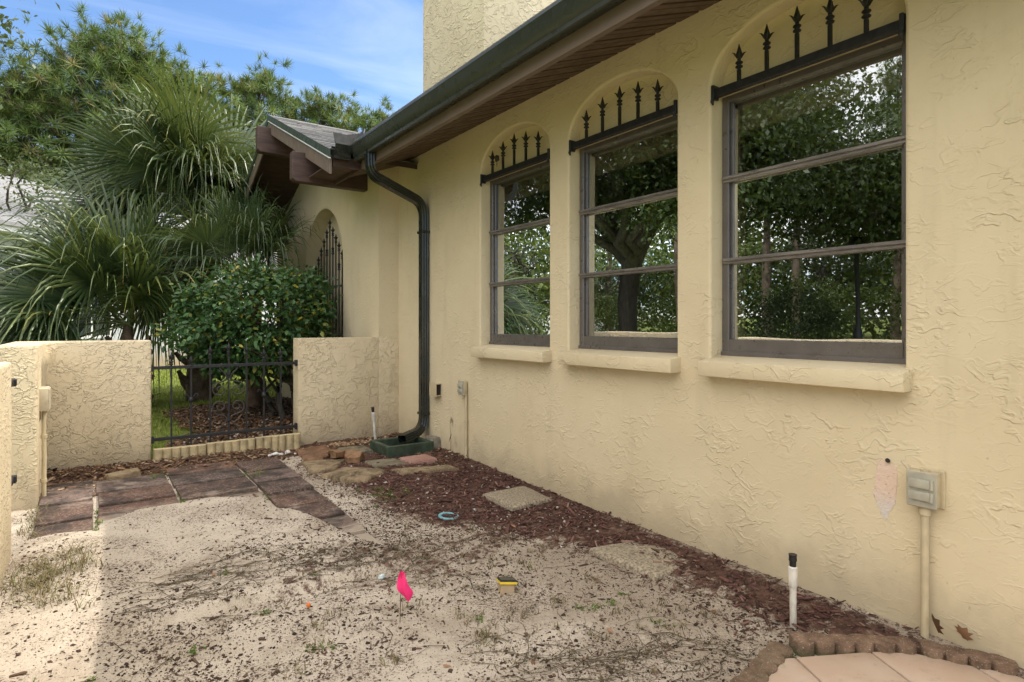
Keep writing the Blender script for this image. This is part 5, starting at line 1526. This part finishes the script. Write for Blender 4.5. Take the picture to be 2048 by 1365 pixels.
# pines behind the pale house
NE = []
NEF = []
for k in range(26):
    a = 2.4*k; el = math.radians(85 - 110*(k/26)**0.9)
    d = np.array([math.cos(a)*math.cos(el), math.sin(a)*math.cos(el), math.sin(el)])
    s_ = np.cross(d, [0.3, 0.2, 1.0]); s_ /= np.linalg.norm(s_); s_ *= 0.075
    b = len(NE); NE += [d*0.06 - s_*0.6, d*0.06 + s_*0.6, d*1.0 + np.array([0, 0, -0.08])]
    NEF.append((b, b+1, b+2))
NE = np.array(NE)
def pine(x, y, h, crown_base, rad, ntuft, label, group='pine trees against the sky', ts=0.36, name='pine_tree', shape=1.0, lean=0.0):
    t = empty(name, (x, y, 0), label, 'tree', group)
    mb = MB()
    mb.tube([(x, y, -0.2), (x+0.1, y, h*0.4), (x-0.1+lean*0.5, y, h*0.75), (x+lean, y, h*0.97)], [0.26, 0.22, 0.13, 0.03], 8)
    pts, dirs = [], []
    nb = max(10, ntuft//22)
    for k in range(nb):
        z = crown_base + (h*0.97-crown_base)*((k+.5)/nb)
        f = (z-crown_base)/(h-crown_base)
        a = 2.4*k + rng.normal(0, 0.3)
        L = rad*(1.0 - 0.72*f**1.6)*rng.uniform(0.65, 1.1)*(0.75 + 0.25*min(1, f*4))
        lift = rng.uniform(0.10, 0.45) + 0.35*f
        d = np.array([math.cos(a), math.sin(a), lift]); d /= np.linalg.norm(d)
        p0 = np.array([x + lean*max(0, (z/h-0.5)*2), y, z]); p1 = p0 + d*L
        pth = limb(mb, p0, p1, 0.06, 0.015, 5, 0.25, 5)
        for q in range(int(ntuft/nb)):
            s_ = rng.uniform(0.45, 1.08)
            b = p0 + d*L*s_
            off = rng.normal(0, 0.40 + 0.09*L*s_, 3); off[2] = abs(off[2])*0.9 - 0.1
            tip = b + off
            pts.append(tip); dd = off*0.8 + np.array([0, 0, 0.55]) + d*0.3; dirs.append(dd)
            if rng.random() < 0.35: mb.tube([Vector(b), Vector(tip)], [0.014, 0.008], 3)
    for q in range(6):
        pts.append(np.array([x+lean, y, h]) + rng.normal(0, 0.25, 3)); dirs.append(np.array([0, 0, 1.0]) + rng.normal(0, 0.3, 3))
    mb.build('trunk', M['pinebark'], t, smooth=60)
    pts, dirs = np.array(pts), np.array(dirs)
    V, F = scatter(NE, NEF, pts, frames(dirs), ts*rng.uniform(0.75, 1.25, len(pts)))
    tv = np.clip(rng.normal(0.45, 0.22, len(pts)), 0, 1)
    npobj('crown', V, F, M['needles'], t, v=np.clip(np.repeat(tv, len(NE)) + np.tile(np.repeat(rng.normal(0, 0.08, 26), 3), len(pts)), 0, 1))
    return t
pine(1.2, 36.2, 14.9, 5.0, 6.6, 2500, 'broad pine with the tallest crown left of the palm', ts=0.5)
pine(-3.4, 38.0, 12.9, 4.0, 6.2, 2000, 'dense pine at the far left edge behind the palm fronds', ts=0.5)
pine(4.4, 38.5, 14.8, 5.0, 5.2, 1700, 'pine crown filling the gap between the two tallest pines', ts=0.5)
pine(8.0, 36.5, 15.2, 4.0, 4.2, 1200, 'narrow pine standing above the palm near the porch roof', ts=0.5)
pine(11.8, 37.0, 14.8, 4.0, 4.6, 1250, 'shorter pine just above the porch ridge', ts=0.5)
pine(15.8, 38.2, 15.2, 5.0, 4.2, 1100, 'distant pine at the right beside the chimney above the shingles', ts=0.5)
for (x, y, z, r_, lab) in ((-2.0, 30, 3.0, 3.0, 'leafy tree behind the ridge of the pale house at far left'), (3.5, 31, 2.6, 3.2, 'leafy tree behind the pale house at the middle of the palm crown'), (9.5, 31, 3.0, 3.2, 'leafy tree low behind the porch roof')):
    leafy_tree('leafy_tree', x, y, 0, [(x, y, -0.2, 0.22), (x, y, 2.0, 0.17), (x+.2, y, 3.6, 0.1)], [((x, y, z+1.2), (r_, r_*0.8, 2.8))], 5200, 0.24, M['oakleaf'], lab, group='leafy trees behind the pale house', clump=0.6, per=90)

# the big oak of the side yard: its left limbs reach into the photo, the rest shows in the panes
ox, oy = -8.4, 13.4
oak = leafy_tree('oak_tree', ox, oy, 0, [(ox, oy, -0.2, 0.46), (ox+.05, oy, 0.6, 0.36), (ox, oy+.05, 1.9, 0.33), (ox-.1, oy, 3.3, 0.34), (ox-0.9, oy-.5, 5.0, 0.2), (ox-1.6, oy-1, 6.8, 0.12)],
    [((ox, oy, 7.4), (6.3, 6.3, 3.4)), ((ox+4.6, oy+1.4, 6.4), (2.1, 2.3, 2.2)), ((-2.1, 15.0, 7.3), (0.8, 0.8, 0.7)), ((ox+0.5, oy-5, 5.4), (4.2, 3.6, 2.0))], 105000, 0.12, M['oakleaf'], 'big spreading oak whose dark trunk shows in the middle window and twigs at top left', clump=0.55, per=190, limbs=34, shell=0.45, low=3.2)
mb = MB()
limb(mb, (ox, oy, 3.0), (ox+2.6, oy-2.2, 6.2), 0.22, 0.08, 7, 0.3, 8); limb(mb, (ox, oy, 2.2), (ox-2.9, oy+2.6, 4.6), 0.17, 0.06, 7, 0.35, 8); limb(mb, (ox, oy, 3.2), (ox+3.6, oy+1.4, 6.6), 0.2, 0.06, 7, 0.3, 8); limb(mb, (ox+3.6, oy+1.4, 6.6), (-1.7, 15.2, 7.3), 0.06, 0.02, 7, 0.3, 6)
mb.build('limb', M['bark'], oak, smooth=60)
# second oak nearer the camera in the panes of the near window
leafy_tree('oak_tree', -12.4, 5.2, 0, [(-12.4, 5.2, -0.2, 0.34), (-12.4, 5.2, 1.5, 0.27), (-12.2, 5.3, 3.0, 0.25), (-11.8, 5.8, 4.6, 0.15)],
    [((-11.6, 6.4, 4.9), (3.6, 3.6, 1.7)), ((-9.6, 6.3, 4.4), (2.0, 2.2, 1.3)), ((-12, 2, 4.6), (3.4, 3.4, 1.6))], 60000, 0.115, M['oakleaf'], 'smaller oak mirrored high in the nearest window', clump=0.5, per=170, limbs=22, shell=0.4, low=2.9)
# shrub foliage low at the left edge, under the oak
leafy_tree('leafy_tree', -1.9, 17.0, 0, [(-1.9, 17.0, -0.1, 0.12), (-1.9, 17.0, 1.6, 0.09), (-1.8, 17, 3.0, 0.05)], [((-1.75, 16.9, 3.9), (1.5, 1.3, 1.15))], 5200, 0.085, M['oakleaf'], 'small grey green tree at the left edge above the pale roof', clump=0.26, per=90, limbs=14)
# round dark bush, hedge, woods seen only in the window panes
leafy_tree('round_bush', -7.9, 7.6, 0, None, [((-7.9, 7.6, 0.95), (0.95, 0.95, 1.0))], 9000, 0.07, M['darkbush'], 'round clipped dark bush mirrored at the bottom of the nearest window', 'bush', clump=0.16, per=60, shell=0.75)
for k, (x, y, r_, h) in enumerate(((-16, 9.5, 2.0, 2.2), (-17.5, 12.5, 1.8, 2.8), (-16.5, 5.5, 2.2, 1.9), (-15.5, 16.5, 1.9, 2.6), (-17, 2.5, 2.2, 2.4), (-14.5, 20.5, 1.7, 2.4))):
    leafy_tree('bush', x, y, 0, None, [((x, y, h*0.5), (r_, r_, h*0.6))], 3000, 0.15, M['bushleaf'], ['light green bush mirrored between the lamp post and the round bush', 'light green bush mirrored right of the oak trunk', 'light green bush mirrored right of the lamp post', 'light green bush mirrored left of the oak trunk', 'light green bush mirrored at the right end of the nearest window', 'light green bush mirrored in the far window'][k], 'bush', 'light green bushes at the edge of the side yard', clump=0.3, per=60, shell=0.6)
wl = ['mirrored woodland pine number']
wp = [(-24, 3.0, 12), (-26, 7, 14), (-23.5, 10.5, 11), (-27, 13, 15), (-24, 16.5, 13), (-27, 20, 14), (-24, 24, 12), (-29, 27, 15), (-23, 29, 12), (-28, 0, 13)]
for k, (x, y, h) in enumerate(wp):
    pine(x, y, h, h*0.5, 2.4, 260, 'slim woodland pine seen only as a reflection in the window panes', 'woodland pines mirrored in the windows', ts=0.5)
for k, (x, y) in enumerate(((-30, 4), (-30, 11), (-30, 18), (-29, 25), (-27, 33), (-30, -3), (-15.5, 29), (-12.5, 25.5), (-20, 31))):
    leafy_tree('woodland_tree', x, y, 0, [(x, y, -0.2, 0.25), (x, y, 3, 0.2), (x, y, 5, 0.1)], [((x, y, 3.6), (4.0, 4.4, 3.4))], 5000, 0.30, M['bushleaf'] if k % 2 else M['oakleaf'], 'broad woodland tree seen only as a reflection in the window panes', group='woodland trees mirrored in the windows', clump=0.8, per=80)

lp = []
for _ in range(430):
    y = rng.uniform(-16, 70); x = (-34 - 0.006*(y-14)**2 if y < 40 else -38 + (y-40)*0.75) + rng.normal(0, 1.0); z = rng.uniform(0.4, 7.0 + 2.5*sst(14, 30, y)) + 1.5*mnoise.noise(Vector((0, y*0.25, 1)))
    lp.append((x, y, z))
lp = np.array(lp); q = np.repeat(lp, 110, axis=0) + rng.normal(0, 1, (len(lp)*110, 3))*np.array([0.9, 1.5, 0.9])
D = rng.normal(0, 1, q.shape)
V, F = scatter(QD, QDF, q, leaf_rot(D, 0), rng.uniform(0.28, 0.6, len(q)))
o = npobj('woodland', V, F, M['bushleaf'], v=np.repeat(np.clip(rng.normal(0.4, 0.25, len(q)), 0, 1), 4)); o['kind'] = 'stuff'

# lamp post in the side yard
t = empty('lamp_post', (-10.2, 7.25, 0), 'black lamp post mirrored in the nearest window', 'lamp post')
MB().lathe((-10.2, 7.25, 0), [(0.13, -0.1), (0.13, 0.1), (0.10, 0.9), (0.07, 1.0), (0.055, 1.2), (0.045, 3.0), (0.06, 3.02), (0.06, 3.06)], 12).build('post', M['iron'], t, smooth=40)
MB().lathe((-10.2, 7.25, 3.06), [(0.08, 0), (0.15, 0.28), (0.16, 0.30), (0.05, 0.44), (0.015, 0.5)], 8).build('lantern', M['blackplastic'], t)

# ------------------------------------------------------------------ pale neighbour house
hx, hy = 1.44, 18.6
hs = empty('white_house', (hx, hy, 0), 'pale white house with white shingle roof seen through the palm fronds', 'house')
ang = math.atan2(0.65, 0.76)
Mh = Matrix.Translation((hx, hy, 0)) @ Matrix.Rotation(ang, 4, 'Z')
def hb(*a): return MB().box(*a, M=Mh)
def whitewall_mat():
    t = NT('white_house_wall')
    z = t.n('ShaderNodeSeparateXYZ', {0: t.pos}).outputs['Z']
    f = t.math('ADD', z, t.math('MULTIPLY', t.noise(3, 4, 0.6), -0.35))
    c = t.mix(t.ss(f, -0.05, 0.75), (0.38, 0.30, 0.20), (0.52, 0.54, 0.565))
    t.base(c, 0.9); t.bump(t.noise(14, 4, 0.6), 0.8, 0.008); return t.m
hb(-5.6, 0, -0.1, 8.6, 8.8, 3.25).build('wall', whitewall_mat(), hs)
mb = MB(); mb.prism([Mh @ Vector(p) for p in ((-5.6, 0, 3.25), (-5.6, 4.4, 5.28), (-5.6, 8.8, 3.25))], Mh.to_3x3() @ Vector((14.2, 0, 0))); mb.build('gable', M['whitewall'], hs)
hb(-6.0, -0.45, 3.16, 9.0, -0.40, 3.36).build('fascia', M['whitetrim'], hs)
mb = MB(); mb.box(-6.0, -0.40, 3.17, 9.0, 0.0, 3.19, Mh); mb.build('soffit', M['whitetrim'], hs)
mb = MB()
mb.prism([Mh @ Vector(p) for p in ((-6.05, -0.5, 3.34), (-6.05, 4.4, 5.4), (-6.05, 9.3, 3.34), (-6.05, 9.3, 3.28), (-6.05, 4.4, 5.33), (-6.05, -0.5, 3.28))], Mh.to_3x3() @ Vector((15.1, 0, 0)))
mb.build('roof', M['whiteshingle'], hs)
mb = MB(); sl2 = math.hypot(4.9, 2.06); n = 36
for k in range(n):
    s0, s1 = k/n, (k+1.15)/n
    y0_, z0_ = -0.5+4.9*s0, 3.34+2.06*s0; y1_, z1_ = -0.5+4.9*s1, 3.34+2.06*s1
    x = -6.05 + (0.0 if k % 2 else -0.15)
    while x < 9.0:
        xb = x + 0.30
        mb.add([Mh @ Vector(p) for p in ((x, y0_, z0_+0.022), (xb-0.012, y0_, z0_+0.022), (xb-0.012, y1_, z1_+0.004), (x, y1_, z1_+0.004), (x, y0_, z0_), (xb-0.012, y0_, z0_))], [(0,1,2,3), (4,5,1,0)])
        x = xb
o = mb.build('shingles', M['whiteshingle'], hs); o['kind'] = 'stuff'
w = hb(-2.4, -0.03, 0.95, -1.3, 0.02, 2.2).build('window', M['whitetrim'], hs)
hb(-2.32, -0.036, 1.03, -1.88, -0.031, 2.12).build('pane', M['solar'], w); hb(-1.82, -0.036, 1.03, -1.38, -0.031, 2.12).build('pane', M['solar'], w)

# far white house across the side yard, seen only in the panes
fx, fy = -27.0, 41.0
fh = empty('white_house', (fx, fy, 0), 'small far white house with a gable mirrored low in the far window', 'house')
Mf = Matrix.Translation((fx, fy, 0)) @ Matrix.Rotation(R(52), 4, 'Z')
MB().box(-6, 0, -0.1, 6, 8, 3.0, Mf).build('wall', M['whitewall'], fh)
mb = MB(); mb.prism([Mf @ Vector(p) for p in ((-6.4, -0.5, 2.95), (-6.4, 4, 5.0), (-6.4, 8.5, 2.95), (-6.4, 8.5, 2.85), (-6.4, 4, 4.9), (-6.4, -0.5, 2.85))], Mf.to_3x3() @ Vector((12.8, 0, 0)))
mb.build('roof', M['whiteshingle'], fh)
mb = MB(); mb.prism([Mf @ Vector(p) for p in ((1.0, -1.2, 2.9), (3.0, -1.2, 4.3), (5.0, -1.2, 2.9))], Mf.to_3x3() @ Vector((0, 4.0, 0))); mb.box(1.3, -1.0, -0.1, 4.7, 0.0, 2.9, Mf)
mb.build('gable', M['whitewall'], fh)
w = MB().box(2.4, -1.06, 0.9, 3.6, -1.0, 2.3, Mf).build('window', M['whitetrim'], fh); MB().box(2.5, -1.07, 1.0, 3.5, -1.062, 2.2, Mf).build('pane', M['solar'], w)
w = MB().box(-3.6, -0.06, 0.9, -2.4, 0.0, 2.3, Mf).build('window', M['whitetrim'], fh); MB().box(-3.5, -0.07, 1.0, -2.5, -0.062, 2.2, Mf).build('pane', M['solar'], w)
